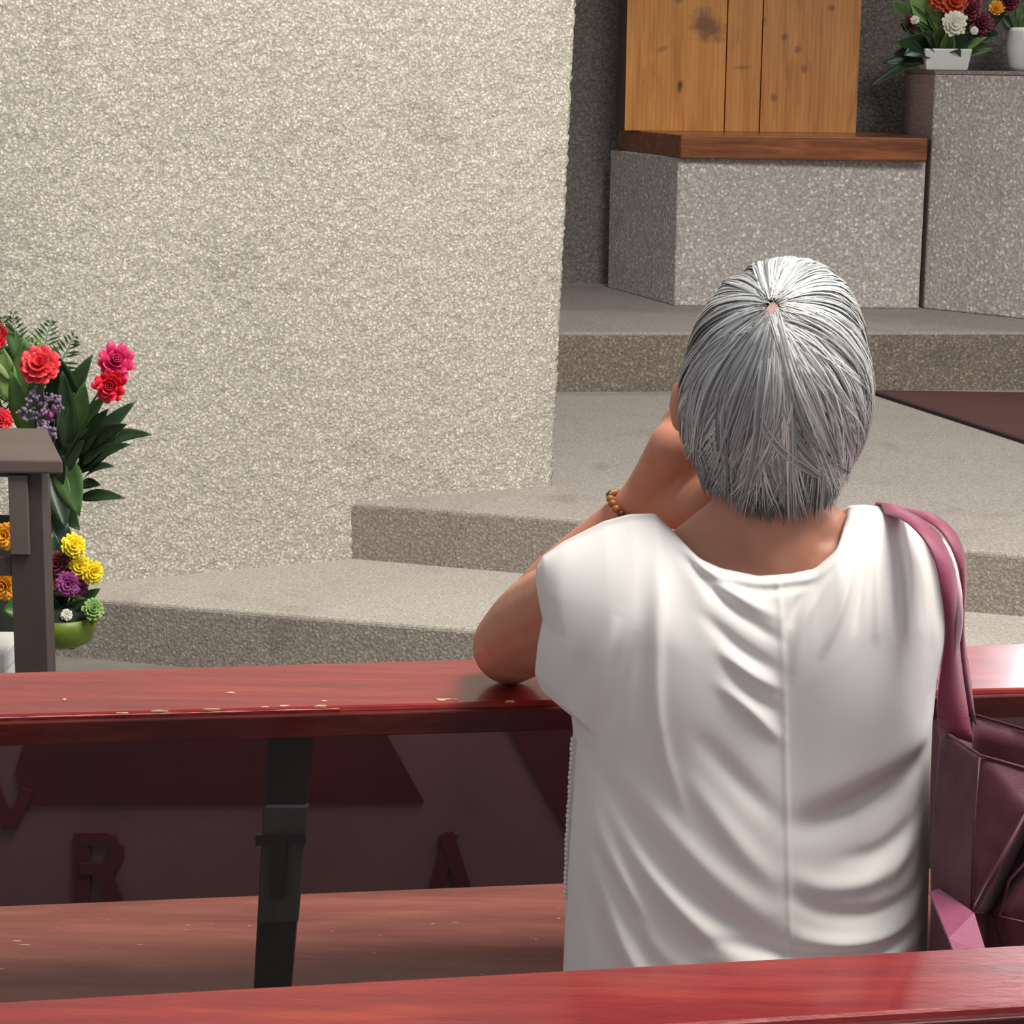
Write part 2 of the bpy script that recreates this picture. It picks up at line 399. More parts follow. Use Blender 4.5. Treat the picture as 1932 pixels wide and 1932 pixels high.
# ================================================================== ALTAR, BENCH, WOOD BACK
fl_ = at_z(1272, 577, Z3); fbk = at_z(1146, 541, Z3); fr_ = at_z(1737, 584, Z3)
ar_ = at_z(1740, 582, Z3); ar2 = at_z(1985, 608, Z3)
bz = at_y(1510, 300, fl_.y).z                      # underside of the wooden seat
tz = at_y(1510, 257, fl_.y - 0.03).z               # its top
az = at_y(1745, 139, ar_.y).z                      # altar top
bench = empty('bench', (fl_.x + 0.4, fl_.y + 0.3, Z3))
dback = fbk - fl_
base = prism('plinth', [(fl_.x, fl_.y), (fr_.x - 0.005, fr_.y + 0.02), (fr_.x - 0.005, fbk.y - 0.02), (fbk.x, fbk.y - 0.02)], Z3, bz, M['altar'], bench, 0.006)
# seat slab, overhanging front and right
s1 = at_y(1284, 290, fl_.y - 0.04); s2 = at_y(1749, 282, fl_.y - 0.075); s0_ = at_y(1166, 262, fbk.y - 0.02)
seatp = [(s1.x, s1.y), (s2.x, s2.y), (s2.x, s2.y + 0.04), (fr_.x - 0.005, s2.y + 0.045), (fr_.x - 0.005, fbk.y - 0.03), (s0_.x, s0_.y)]
prism('seat', seatp, bz, tz, M['shelfwood'], bench, 0.006)
# tall plank back
yb = fbk.y - 0.30
def px_x(px, y): return at_y(px, 120, y).x
kn1 = [at_y(*p, yb) for p in ((1335, 50), (1283, 163), (1280, 0), (1250, 92))]
knots1 = [(kn1[0].x, kn1[0].z, 0.105, 0.075, 0.75, 0.5), (kn1[1].x, kn1[1].z, 0.016, 0.034, 1.0, 0.1), (kn1[2].x, kn1[2].z, 0.03, 0.02, 0.5, 0), (kn1[3].x, kn1[3].z, 0.035, 0.016, 0.45, -0.3)]
kn3 = [at_y(*p, yb) for p in ((1517, 130), (1505, 92), (1460, 185), (1480, 70), (1570, 15), (1440, 40))]
knots3 = [(k.x, k.z, 0.022, 0.024, 0.6, 0.3) for k in kn3]
kn2 = [at_y(*p, yb) for p in ((1402, 128),)]
knots2 = [(k.x, k.z, 0.05, 0.012, 0.5, 0) for k in kn2]
back = empty('plank_backrest', (px_x(1400, yb), yb, tz))
zt = 2.35
for (a, b, kk, t, dy) in ((1181, 1369, knots1, 1.06, 0.0), (1371, 1436, knots2, 0.98, 0.004), (1438, 1621, knots3, 0.92, 0.008)):
    xa, xb = px_x(a, yb), px_x(b, yb)
    box8('plank', [(xa, yb+dy, tz), (xb, yb+dy, tz), (xb, yb+0.06, tz), (xa, yb+0.06, tz), (xa, yb+dy, zt), (xb, yb+dy, zt), (xb, yb+0.06, zt), (xa, yb+0.06, zt)],
         pine('varnished_pine', kk, t), back, 0.002)
xa, xb = px_x(1181, yb), px_x(1621, yb)
xl_ = at_y(1166, 120, yb + 0.28).x
box8('side_panel', [(xa - 0.002, yb + 0.002, tz), (xa + 0.03, yb + 0.062, tz), (xl_ + 0.04, yb + 0.27, tz), (xl_, yb + 0.27, tz),
     (xa - 0.002, yb + 0.002, zt), (xa + 0.03, yb + 0.062, zt), (xl_ + 0.04, yb + 0.27, zt), (xl_, yb + 0.27, zt)], M['darkwood'], back)
box8('rear_panel', [(xa + 0.03, yb+0.062, tz), (xb, yb+0.062, tz), (xb, yb+0.09, tz), (xa + 0.03, yb+0.09, tz), (xa+0.03, yb+0.062, zt), (xb, yb+0.062, zt), (xb, yb+0.09, zt), (xa+0.03, yb+0.09, zt)], M['darkwood'], back)
tag(back, 'tall backrest of knotty varnished pine planks above the wooden seat', 'backrest')
tag(bench, 'concrete plinth bench with a thick reddish brown wooden seat slab', 'bench')
# altar block
al = empty('altar_block', (ar_.x + 0.6, ar_.y + 0.4, Z3))
dirr = (ar2 - ar_); 
arq = ar_ + dirr*2.6
prism('block', [(ar_.x + 0.004, ar_.y), (arq.x, arq.y), (arq.x + 0.15, arq.y + 0.85), (ar_.x + 0.004, fbk.y - 0.03)], Z3, az, M['altar'], al, 0.008)
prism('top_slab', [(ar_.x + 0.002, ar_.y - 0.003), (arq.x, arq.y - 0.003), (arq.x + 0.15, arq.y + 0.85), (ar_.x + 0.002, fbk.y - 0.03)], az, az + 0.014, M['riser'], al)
tag(al, 'large exposed-aggregate concrete altar block carrying flower pots', 'altar')

# ================================================================== PEWS
RZ = 0.86
def rail_pts(p0, p1, z, ext0, ext1):
    a = at_z(*p0, z); b = at_z(*p1, z); d = b - a
    return a - d*ext0, b + d*ext1
pew = empty('front_pew', (0, 2.6, 0))
fa, fb = rail_pts((0, 1268), (1932, 1213), RZ, 0.9, 0.9)
na, nb = rail_pts((0, 1350), (1932, 1299), RZ, 0.9, 0.9)
th = 0.034
D3 = Vector((0, 0, th))
rl = box8('top_rail', [na - D3, nb - D3, fb - D3, fa - D3, na, nb, fb, fa], M['rail'], pew, 0.005)
# darker lipping strip along the near edge
nn = Vector((na.y - nb.y, nb.x - na.x, 0)).normalized()
if nn.y < 0: nn = -nn
lip = 0.010; dz = Vector((0, 0, 0.006))
box8('edge_strip', [na - nn*lip - D3, nb - nn*lip - D3, nb + nn*0.004 - D3, na + nn*0.004 - D3, na - nn*lip - dz, nb - nn*lip - dz, nb + nn*0.004 - dz, na + nn*0.004 - dz], M['rail_edge'], pew, 0.002)
# chipped paint
def chip(px, py, w_, d_):
    c = at_z(px, py, RZ + 0.0008); n = random.randint(7, 9)
    u = (nb - na).normalized(); V = []
    for k in range(n):
        a = 2*math.pi*k/n; r = random.uniform(0.35, 1.2)
        V.append(c + u*math.cos(a)*w_*r + nn*math.sin(a)*d_*r)
    V2 = [v - Vector((0, 0, 0.002)) for v in V]
    Fc = [tuple(range(n))] + [(i, (i+1) % n, n+(i+1) % n, n+i) for i in range(n)]
    mesh('paint_chip', V + V2, Fc, M['chip'], pew)
for (x, y, w_, d_) in ((835, 1319, 0.018, 0.008), (862, 1319, 0.006, 0.005), (434, 1306, 0.010, 0.005), (612, 1322, 0.006, 0.005), (1100/2.64+190, 1331, 0.012, 0.004),
                       (538, 1331, 0.010, 0.004), (500, 1333, 0.012, 0.003), (230, 1344, 0.012, 0.002), (300, 1340, 0.016, 0.002), (121, 1319, 0.004, 0.005), (405, 1337, 0.018, 0.002), (960, 1322, 0.010, 0.003)):
    chip(x, y, w_*0.7, d_*0.7)
M['worn'] = plain('worn_pink_edge', (0.42, 0.12, 0.10), 0.5, 0.5, 25)
u_ = (nb - na).normalized()
wp = [na + u_*((at_z(x_, 1350 - 0.0264*x_, RZ) - na).dot(u_)) - D3*0.09 + nn*0.0005 for x_ in np.linspace(-60, 640, 40)]
tube('worn_edge', wp, [0.0004 + 0.0012*random.random() for _ in wp], M['worn'], pew, 6)      # rubbed arris where the lacquer has gone
# seat plank seen under the rail
SZ = 0.46
sfa, sfb = rail_pts((0, 1707), (1060, 1664), SZ, 1.6, 2.2)
ssd = nn*0.36; sth = Vector((0, 0, 0.032))
box8('seat', [sfa - ssd - sth, sfb - ssd - sth, sfb - sth, sfa - sth, sfa - ssd, sfb - ssd, sfb, sfa], M['seat'], pew, 0.006)
# black steel posts : on the near side, rail to floor
def quadpost(name, tl, tr, bl, br, ya, yb2, depth, mat, parent):
    a = at_y(*tl, ya); b = at_y(*tr, ya); c = at_y(*bl, yb2); d = at_y(*br, yb2); k = Vector((0, depth, 0))
    return box8(name, [c, d, d + k, c + k, a, b, b + k, a + k], mat, parent, 0.003)
pY = at_z(540, 1340, RZ).y - 0.012
def postgeo(x0, parent):
    a = at_y(505 + x0, 1362 - 0.027*x0, pY + 0.022); b = at_y(592 + x0, 1360 - 0.027*x0, pY + 0.022)
    c = at_y(478 + x0, 1865, pY + 0.03); d = at_y(548 + x0, 1862, pY + 0.03)
    # extrapolate to the floor
    fz = a.z / (a.z - c.z)
    c2 = a + (c - a)*fz; d2 = b + (d - b)*(b.z/(b.z - d.z)); c2.z = d2.z = 0.0
    k = Vector((0, 0.03, 0))
    return box8('post', [c2, d2, d2 + k, c2 + k, a, b, b + k, a + k], M['post'], parent, 0.003)
p1 = postgeo(0, pew)
ys = pY + 0.021
quadpost('grey_patch', (498, 1520), (582, 1520), (487, 1745), (562, 1742), ys, ys + 0.006, 0.012, M['post_grey'], pew)  # plain grey patch on the post, behind the letter
for x0 in (-900, 1900): postgeo(x0, pew)
# letter strokes
def stroke(bm, a, b, wpx, y, depth=0.004):
    a = Vector((a[0], a[1])); b = Vector((b[0], b[1])); d = (b - a).normalized(); n = Vector((-d.y, d.x))*wpx/2
    q = [at_y(*(a+n), y), at_y(*(b+n), y), at_y(*(b-n), y), at_y(*(a-n), y)]
    k = Vector((0, depth, 0)); vv = [bm.verts.new(p) for p in q] + [bm.verts.new(p + k) for p in q]
    for f in ((0,1,2,3), (7,6,5,4), (0,1,5,4), (1,2,6,5), (2,3,7,6), (3,0,4,7)): bm.faces.new([vv[i] for i in f])
bm = bmesh.new(); yt = ys - 0.002
stroke(bm, (482, 1586), (577, 1583), 20, yt); stroke(bm, (528, 1590), (523, 1695), 26, yt - 0.0005)
o = from_bm('letter', bm, M['post_letter'], pew); o['label'] = 'black letter T on the steel post'
# kneeler on the near side
ka = na - nn*0.24; kb = nb - nn*0.24; 
def zed(v, z): return Vector((v.x, v.y, z))
box8('kneeler', [zed(ka, .13), zed(kb, .13), zed(kb + nn*0.16, .13), zed(ka + nn*0.16, .13), zed(ka, .165), zed(kb, .165), zed(kb + nn*0.16, .165), zed(ka + nn*0.16, .165)], M['rail'], pew, 0.005)
for t in (0.22, 0.5, 0.8):
    c = ka.lerp(kb, t) + nn*0.08; u = (kb - ka).normalized()*0.02; q = nn*0.06
    box8('kneeler_leg', [zed(c-u-q, 0), zed(c+u-q, 0), zed(c+u+q, 0), zed(c-u+q, 0), zed(c-u-q, .13), zed(c+u-q, .13), zed(c+u+q, .13), zed(c-u+q, .13)], M['post'], pew)
for t in (0.22, 0.5, 0.8):                       # front legs under the seat
    c = sfa.lerp(sfb, t) - nn*0.05; u = (kb - ka).normalized()*0.02; q = nn*0.02
    box8('leg', [zed(c-u-q, 0), zed(c+u-q, 0), zed(c+u+q, 0), zed(c-u+q, 0), zed(c-u-q, SZ-.032), zed(c+u-q, SZ-.032), zed(c+u+q, SZ-.032), zed(c-u+q, SZ-.032)], M['post'], pew)
tag(pew, 'red lacquered wooden pew the woman leans on, with black steel posts', 'pew')

# printed low board standing beyond the seat
yB = sfa.lerp(sfb, 0.5).y + 0.22
bd = empty('printed_board', (0, yB, 0))
bl_ = at_y(-700, 1290, yB); br_ = at_y(2300, 1290, yB); topz = at_y(540, 1315, yB).z
def flat(name, pts, y, t, mat, parent):
    P = [at_y(*p, y) for p in pts]; k = Vector((0, t, 0)); n = len(P)
    return mesh(name, P + [p + k for p in P], [tuple(range(n))[::-1], tuple(range(n, 2*n))] + [(i, (i+1) % n, n+(i+1) % n, n+i) for i in range(n)], mat, parent)
box8('board', [(bl_.x, yB, 0), (br_.x, yB, 0), (br_.x, yB+0.02, 0), (bl_.x, yB+0.02, 0), (bl_.x, yB, topz), (br_.x, yB, topz), (br_.x, yB+0.02, topz), (bl_.x, yB+0.02, topz)], M['board_grey'], bd)
flat('printed_shape', [(75, 1316), (690, 1316), (800, 1512), (42, 1520), (30, 1450)], yB - 0.003, 0.0035, M['board_red'], bd)
flat('printed_shape', [(925, 1316), (1500, 1316), (1500, 1760), (1180, 1760)], yB - 0.003, 0.0035, M['board_red'], bd)
def letter(segs, lab):
    bm = bmesh.new()
    for i, (a, b, wp) in enumerate(segs): stroke(bm, a, b, wp, yB - 0.0045 - 0.0004*i)
    o = from_bm('letter', bm, M['letter'], bd); o['label'] = lab
letter([((155, 1572), (155, 1740), 30), ((150, 1584), (205, 1584), 24), ((205, 1580), (219, 1605), 26), ((220, 1596), (220, 1625), 26), ((219, 1618), (203, 1642), 26), ((150, 1640), (205, 1640), 22), ((192, 1640), (232, 1740), 30)], 'dark red letter R')
letter([((852, 1572), (808, 1740), 26), ((842, 1572), (895, 1740), 28), ((825, 1705), (880, 1705), 20)], 'dark red letter A')
letter([((-32, 1440), (18, 1562), 24), ((52, 1490), (20, 1562), 24)], 'dark red letter V')
tag(bd, 'low dark maroon and grey board lettered R and A beyond the pew seat', 'board')

# near pew, its back rail crossing in front of the woman
np_ = empty('near_pew', (0, 1.75, 0))
ga, gb = rail_pts((0, 1886), (1932, 1779), RZ, 0.6, 0.6)
n2 = Vector((-(gb-ga).y, (gb-ga).x, 0)).normalized()
if n2.y < 0: n2 = -n2
gw = 0.122
box8('top_rail', [ga - n2*gw - D3, gb - n2*gw - D3, gb - D3, ga - D3, ga - n2*gw, gb - n2*gw, gb, ga], M['rail'], np_, 0.006)
ha, hb = ga - n2*(gw + 0.008), gb - n2*(gw + 0.008)
box8('edge_strip', [ha - D3*1.6, hb - D3*1.6, hb + n2*0.012 - D3*1.6, ha + n2*0.012 - D3*1.6, ha - dz, hb - dz, hb + n2*0.012 - dz, ha + n2*0.012 - dz], M['rail_edge'], np_, 0.002)
qa, qb = zed(ga, 0.45) + n2*0.02, zed(gb, 0.45) + n2*0.02
box8('seat', [qa - sth, qb - sth, qb + n2*0.2 - sth, qa + n2*0.2 - sth, qa, qb, qb + n2*0.2, qa + n2*0.2], M['rail'], np_, 0.005)
for t in (0.2, 0.42, 0.8):
    c = ga.lerp(gb, t) - n2*0.05; u = (gb - ga).normalized()*0.025; q = n2*0.016
    box8('post', [zed(c-u-q, 0), zed(c+u-q, 0), zed(c+u+q, 0), zed(c-u+q, 0), zed(c-u-q, RZ-th), zed(c+u-q, RZ-th), zed(c+u+q, RZ-th), zed(c-u+q, RZ-th)], M['post'], np_)
    c = qa.lerp(qb, t) + n2*0.16
    box8('leg', [zed(c-u-q, 0), zed(c+u-q, 0), zed(c+u+q, 0), zed(c-u+q, 0), zed(c-u-q, .418), zed(c+u-q, .418), zed(c+u+q, .418), zed(c-u+q, .418)], M['post'], np_)
    c2 = c - n2*0.18
    box8('bracket', [zed(c2-u-n2*.03, .38), zed(c2+u-n2*.03, .38), zed(c+u, .38), zed(c-u, .38), zed(c2-u-n2*.03, .418), zed(c2+u-n2*.03, .418), zed(c+u, .418), zed(c-u, .418)], M['post'], np_)
tag(np_, 'red lacquered wooden pew behind the woman, its top rail across her waist', 'pew')
# ================================================================== THE WOMAN
wo = empty('person', (at_y(1440, 1500, 2.24).x, 2.24, 0.165))
W = at_y
# ---- body : one continuous skin mesh, blobs fused by a voxel remesh
def blob(bm, c, r, n=20):
    m4 = Matrix.Translation(c) @ Matrix.Diagonal((*r, 1)) if hasattr(r, '__len__') else Matrix.Translation(c) @ Matrix.Diagonal((r, r, r, 1))
    bmesh.ops.create_uvsphere(bm, u_segments=n, v_segments=n//2 + 2, radius=1, matrix=m4)
def limb(bm, pts, radii, sub=6):
    P = catmull(pts, (len(pts)-1)*sub + 1)
    R = np.interp(np.linspace(0, len(pts)-1, len(P)), range(len(pts)), radii)
    add_tube(bm, P, list(R), 14); blob(bm, P[0], R[0], 14); blob(bm, P[-1], R[-1], 14)
bm = bmesh.new()
hipL, hipR = W(1270, 1900, 2.20), W(1560, 1900, 2.20)
mid = W(1415, 1500, 2.24)
blob(bm, W(1415, 1900, 2.20), (0.155, 0.10, 0.13)); blob(bm, W(1415, 1680, 2.22), (0.145, 0.092, 0.16))
blob(bm, W(1415, 1400, 2.25), (0.155, 0.092, 0.17)); blob(bm, W(1415, 1210, 2.27), (0.150, 0.078, 0.11))
blob(bm, W(1440, 1110, 2.285), (0.115, 0.068, 0.055))
limb(bm, [W(1180, 1120, 2.28), W(1440, 1085, 2.285), W(1690, 1100, 2.28)], [0.050, 0.060, 0.052])
limb(bm, [W(1445, 1090, 2.285), W(1452, 960, 2.30), W(1456, 860, 2.315)], [0.070, 0.062, 0.058])
limb(bm, [W(1300, 1052, 2.285), W(1400, 985, 2.295)], [0.034, 0.040]); limb(bm, [W(1590, 1045, 2.285), W(1510, 985, 2.295)], [0.034, 0.040])
# head, tilted back a little
blob(bm, W(1460, 700, 2.30), (0.078, 0.095, 0.098), 28); blob(bm, W(1462, 800, 2.325), (0.066, 0.078, 0.085), 24)
blob(bm, W(1462, 850, 2.38), (0.040, 0.032, 0.032)); blob(bm, W(1462, 700, 2.385), (0.055, 0.026, 0.04))
limb(bm, [W(1462, 700, 2.408), W(1462, 755, 2.432), W(1462, 772, 2.420)], [0.009, 0.014, 0.015], 4)     # nose
blob(bm, W(1462, 812, 2.415), (0.024, 0.010, 0.009), 12)                                              # lips
for sx in (-1, 1):
    blob(bm, W(1462 + sx*55, 722, 2.402), (0.014, 0.008, 0.009), 12)                                 # eyelids
    blob(bm, W(1622 if sx > 0 else 1283, 785 if sx > 0 else 765, 2.315), (0.012, 0.020, 0.031), 12)                             # ears
# left arm : shoulder, elbow on the rail, forearm up to the cheek
sh = W(1110, 1130, 2.29); el = W(962, 1219, 2.555); wr = W(1188, 962, 2.505)
limb(bm, [sh, W(1020, 1175, 2.42), el], [0.058, 0.056, 0.047]); 
limb(bm, [el, W(1060, 1095, 2.545), wr], [0.047, 0.040, 0.0235])
palm0 = W(1238, 915, 2.49); palm1 = W(1278, 845, 2.455)
limb(bm, [wr, palm0, palm1], [0.024, 0.033, 0.034])
kn = [W(1262, 820, 2.47), W(1280, 812, 2.458), W(1298, 808, 2.446), W(1312, 812, 2.434)]
tips = [W(1300, 770, 2.45), W(1325, 748, 2.437), W(1345, 752, 2.430), W(1352, 770, 2.424)]
for a, b, r in zip(kn, tips, (0.0095, 0.0098, 0.0095, 0.0085)):
    m_ = a.lerp(b, 0.5) + Vector((-0.008, 0.008, 0.006)); limb(bm, [palm1.lerp(a, 0.5), a, m_, b], [r*1.15, r*1.1, r, r*0.85], 4)
limb(bm, [W(1265, 915, 2.475), W(1310, 905, 2.445), W(1345, 880, 2.435)], [0.013, 0.011, 0.009], 4)       # thumb under the jaw
limb(bm, [W(1222, 958, 2.495), W(1275, 955, 2.47), W(1335, 950, 2.42)], [0.022, 0.028, 0.030])        # heel of the hand under the jaw
# right arm, folded in front of her on the rail
sh2 = W(1690, 1130, 2.29); el2 = W(1640, 1222, 2.53); wr2 = W(1440, 1185, 2.56)
limb(bm, [sh2, W(1675, 1190, 2.41), el2], [0.056, 0.052, 0.045]); limb(bm, [el2, W(1540, 1205, 2.56), wr2], [0.045, 0.040, 0.025])
limb(bm, [wr2, W(1370, 1180, 2.565)], [0.026, 0.033])
for k in range(4):
    a = W(1345, 1160 + 13*k, 2.575 - 0.006*k); limb(bm, [W(1370, 1180, 2.565), a, a + Vector((-0.03, 0.004, -0.006)), a + Vector((-0.048, 0.002, -0.02))], [0.011, 0.0095, 0.009, 0.008], 3)
limb(bm, [W(1385, 1190, 2.56), W(1360, 1150, 2.555), W(1335, 1140, 2.555)], [0.012, 0.0105, 0.009], 3)
# thighs and folded lower legs, kneeling
for hx in (1290, 1545):
    h = W(hx, 1900, 2.20); kx = h.x
    limb(bm, [h, Vector((kx, 2.24, 0.45)), Vector((kx, 2.27, 0.235))], [0.088, 0.078, 0.062])
    limb(bm, [Vector((kx, 2.27, 0.230)), Vector((kx, 2.10, 0.215)), Vector((kx, 1.93, 0.13))], [0.058, 0.058, 0.040])
    limb(bm, [Vector((kx, 1.93, 0.12)), Vector((kx, 1.90, 0.05))], [0.036, 0.030])
body = from_bm('body', bm, M['skin'], wo, True)
rm = body.modifiers.new('fuse', 'REMESH'); rm.mode = 'VOXEL'; rm.voxel_size = 0.0048; rm.use_smooth_shade = True
sm_ = body.modifiers.new('smooth', 'SMOOTH'); sm_.factor = 0.5; sm_.iterations = 7
body['label'] = 'tanned bare arm, neck and head'

# ---- trousers
bm = bmesh.new()
blob(bm, W(1415, 1990, 2.195), (0.172, 0.118, 0.10))
for hx in (1290, 1545):
    h = W(hx, 1930, 2.20); kx = h.x
    limb(bm, [h, Vector((kx, 2.24, 0.45)), Vector((kx, 2.27, 0.238))], [0.098, 0.088, 0.070])
    limb(bm, [Vector((kx, 2.27, 0.235)), Vector((kx, 2.10, 0.22)), Vector((kx, 1.95, 0.15))], [0.067, 0.067, 0.054])
tr = from_bm('trousers', bm, M['trouser'], wo, True)
rm = tr.modifiers.new('fuse', 'REMESH'); rm.mode = 'VOXEL'; rm.voxel_size = 0.009; rm.use_smooth_shade = True

# ---- shirt : draped shell with real folds
TOP = np.array([(1008, 1088), (1022, 1064), (1060, 1040), (1140, 1003), (1190, 990), (1240, 989), (1275, 1012), (1310, 1034), (1350, 1052), (1420, 1067), (1480, 1063),
                (1525, 1054), (1565, 1022), (1612, 974), (1650, 971), (1700, 976), (1740, 1000), (1775, 1040), (1800, 1090), (1810, 1125)], float)
XL = np.array([(960, 1012), (1088, 1012), (1120, 1012), (1150, 1017), (1185, 1024), (1230, 1015), (1285, 1009), (1315, 1022), (1338, 1062), (1352, 1078), (1390, 1082), (1450, 1078), (1600, 1070), (1700, 1068), (1830, 1062), (2080, 1050)], float)
XR = np.array([(960, 1808), (1125, 1810), (1180, 1811), (1215, 1803), (1250, 1788), (1290, 1776), (1370, 1766), (1500, 1759), (1600, 1756), (1780, 1748), (2080, 1740)], float)
def seg_d(x, y, poly):
    """distance to a polyline, with its arc parameter 0..1"""
    best = np.full(x.shape, 1e9); par = np.zeros(x.shape); L = 0; tot = sum(math.dist(a, b) for a, b in zip(poly, poly[1:]))
    for a, b in zip(poly, poly[1:]):
        dx, dy = b[0]-a[0], b[1]-a[1]; l2 = dx*dx + dy*dy; l = math.sqrt(l2)
        t = np.clip(((x-a[0])*dx + (y-a[1])*dy)/l2, 0, 1)
        d = np.hypot(x - a[0] - t*dx, y - a[1] - t*dy)
        m = d < best; best = np.where(m, d, best); par = np.where(m, (L + t*l)/tot, par); L += l
    return best, par
def smooth_poly(pts, n=24): return [(p.x, p.y) for p in catmull([Vector((a, b, 0)) for a, b in pts], n)]
# (points, height mm, width px): positive = ridge towards the viewer
FOLDS = [
    ([(1085, 1390), (1110, 1470), (1150, 1570), (1220, 1690), (1330, 1790), (1420, 1850)], 11, 17),
    ([(1100, 1480), (1120, 1580), (1160, 1700), (1230, 1810), (1260, 1880)], 9, 18),
    ([(1105, 1540), (1180, 1640), (1270, 1740), (1370, 1820)], -8, 16),
    ([(1090, 1600), (1130, 1720), (1180, 1830)], -7, 20),
    ([(1110, 1420), (1200, 1560), (1330, 1690), (1450, 1750)], 7, 20),
    ([(1130, 1420), (1240, 1570), (1360, 1660), (1455, 1700)], -7, 18),
    ([(1160, 1400), (1290, 1540), (1400, 1630), (1455, 1650)], 5, 22),
    ([(1236, 1010), (1234, 1100), (1226, 1250), (1240, 1360), (1280, 1480)], 5, 13),
    ([(1205, 1040), (1200, 1200), (1190, 1330)], -4, 18),
    ([(1160, 1130), (1130, 1220), (1110, 1330)], 6, 14),
    ([(1190, 1150), (1165, 1260), (1140, 1340)], -4, 12),
    ([(1095, 1200), (1085, 1280), (1090, 1345)], -6, 14),
    ([(1260, 1005), (1340, 1090), (1420, 1150), (1455, 1170)], -6, 11),
    ([(1300, 1030), (1370, 1085), (1450, 1130)], 5, 11),
    ([(1310, 1120), (1380, 1180), (1452, 1225)], -5, 12),
    ([(1340, 1180), (1400, 1225), (1452, 1255)], 5, 11),
    ([(1340, 1240), (1400, 1290), (1452, 1345)], 6, 12),
    ([(1350, 1210), (1410, 1265), (1452, 1300)], -5, 10),
    ([(1300, 1330), (1380, 1420), (1450, 1490)], -4, 20),
    ([(1280, 1400), (1380, 1530), (1452, 1600)], 4, 20),
    # right half, hammock folds
    ([(1765, 1395), (1690, 1428), (1600, 1462), (1500, 1490), (1465, 1492)], -9, 28),
    ([(1750, 1500), (1700, 1560), (1620, 1600), (1530, 1600), (1465, 1575)], 6, 18),
    ([(1750, 1470), (1700, 1520), (1630, 1555), (1550, 1560)], -5, 16),
    ([(1752, 1560), (1720, 1630), (1640, 1660), (1540, 1650), (1465, 1615)], -6, 15),
    ([(1750, 1600), (1690, 1690), (1590, 1705), (1500, 1690), (1465, 1670)], 7, 15),
    ([(1752, 1690), (1680, 1712), (1600, 1728), (1500, 1722), (1400, 1700), (1330, 1690)], -9, 13),
    ([(1752, 1715), (1690, 1735), (1600, 1755), (1480, 1750), (1380, 1735), (1300, 1715)], 7, 14),
    ([(1752, 1735), (1710, 1755), (1670, 1790)], -7, 11),
    ([(1748, 1770), (1700, 1800), (1680, 1850)], 6, 12),
    ([(1745, 1500), (1735, 1600), (1700, 1670)], -5, 16),
    ([(1715, 1480), (1690, 1560), (1650, 1620)], 4, 14),
    # shoulder gathers
    ([(1612, 985), (1580, 1080), (1530, 1190)], 5, 9), ([(1628, 980), (1612, 1060), (1590, 1150)], -5, 8),
    ([(1650, 978), (1640, 1060), (1630, 1170)], 4, 8), ([(1670, 980), (1668, 1070), (1662, 1160)], -4, 8),
    ([(1690, 982), (1695, 1070), (1692, 1180)], 4, 8), ([(1712, 992), (1722, 1080), (1725, 1160)], -3, 8),
    ([(1735, 1010), (1750, 1090), (1752, 1200)], 3, 9),
    ([(1560, 1030), (1500, 1130), (1470, 1230)], 5, 11), ([(1530, 1070), (1490, 1110), (1470, 1150)], -5, 10),
    # neckline hem
    ([(1240, 996), (1275, 1019), (1310, 1041), (1350, 1059), (1420, 1074), (1480, 1070), (1525, 1061), (1565, 1029), (1610, 982)], 3.0, 5),
    ([(1240, 1010), (1275, 1032), (1310, 1054), (1350, 1072), (1420, 1087), (1480, 1083), (1525, 1074), (1565, 1042)], -2.5, 6),
]
SEAM = [(1455, 1068), (1460, 1250), (1462, 1450), (1464, 1650), (1466, 1860), (1468, 2080)]
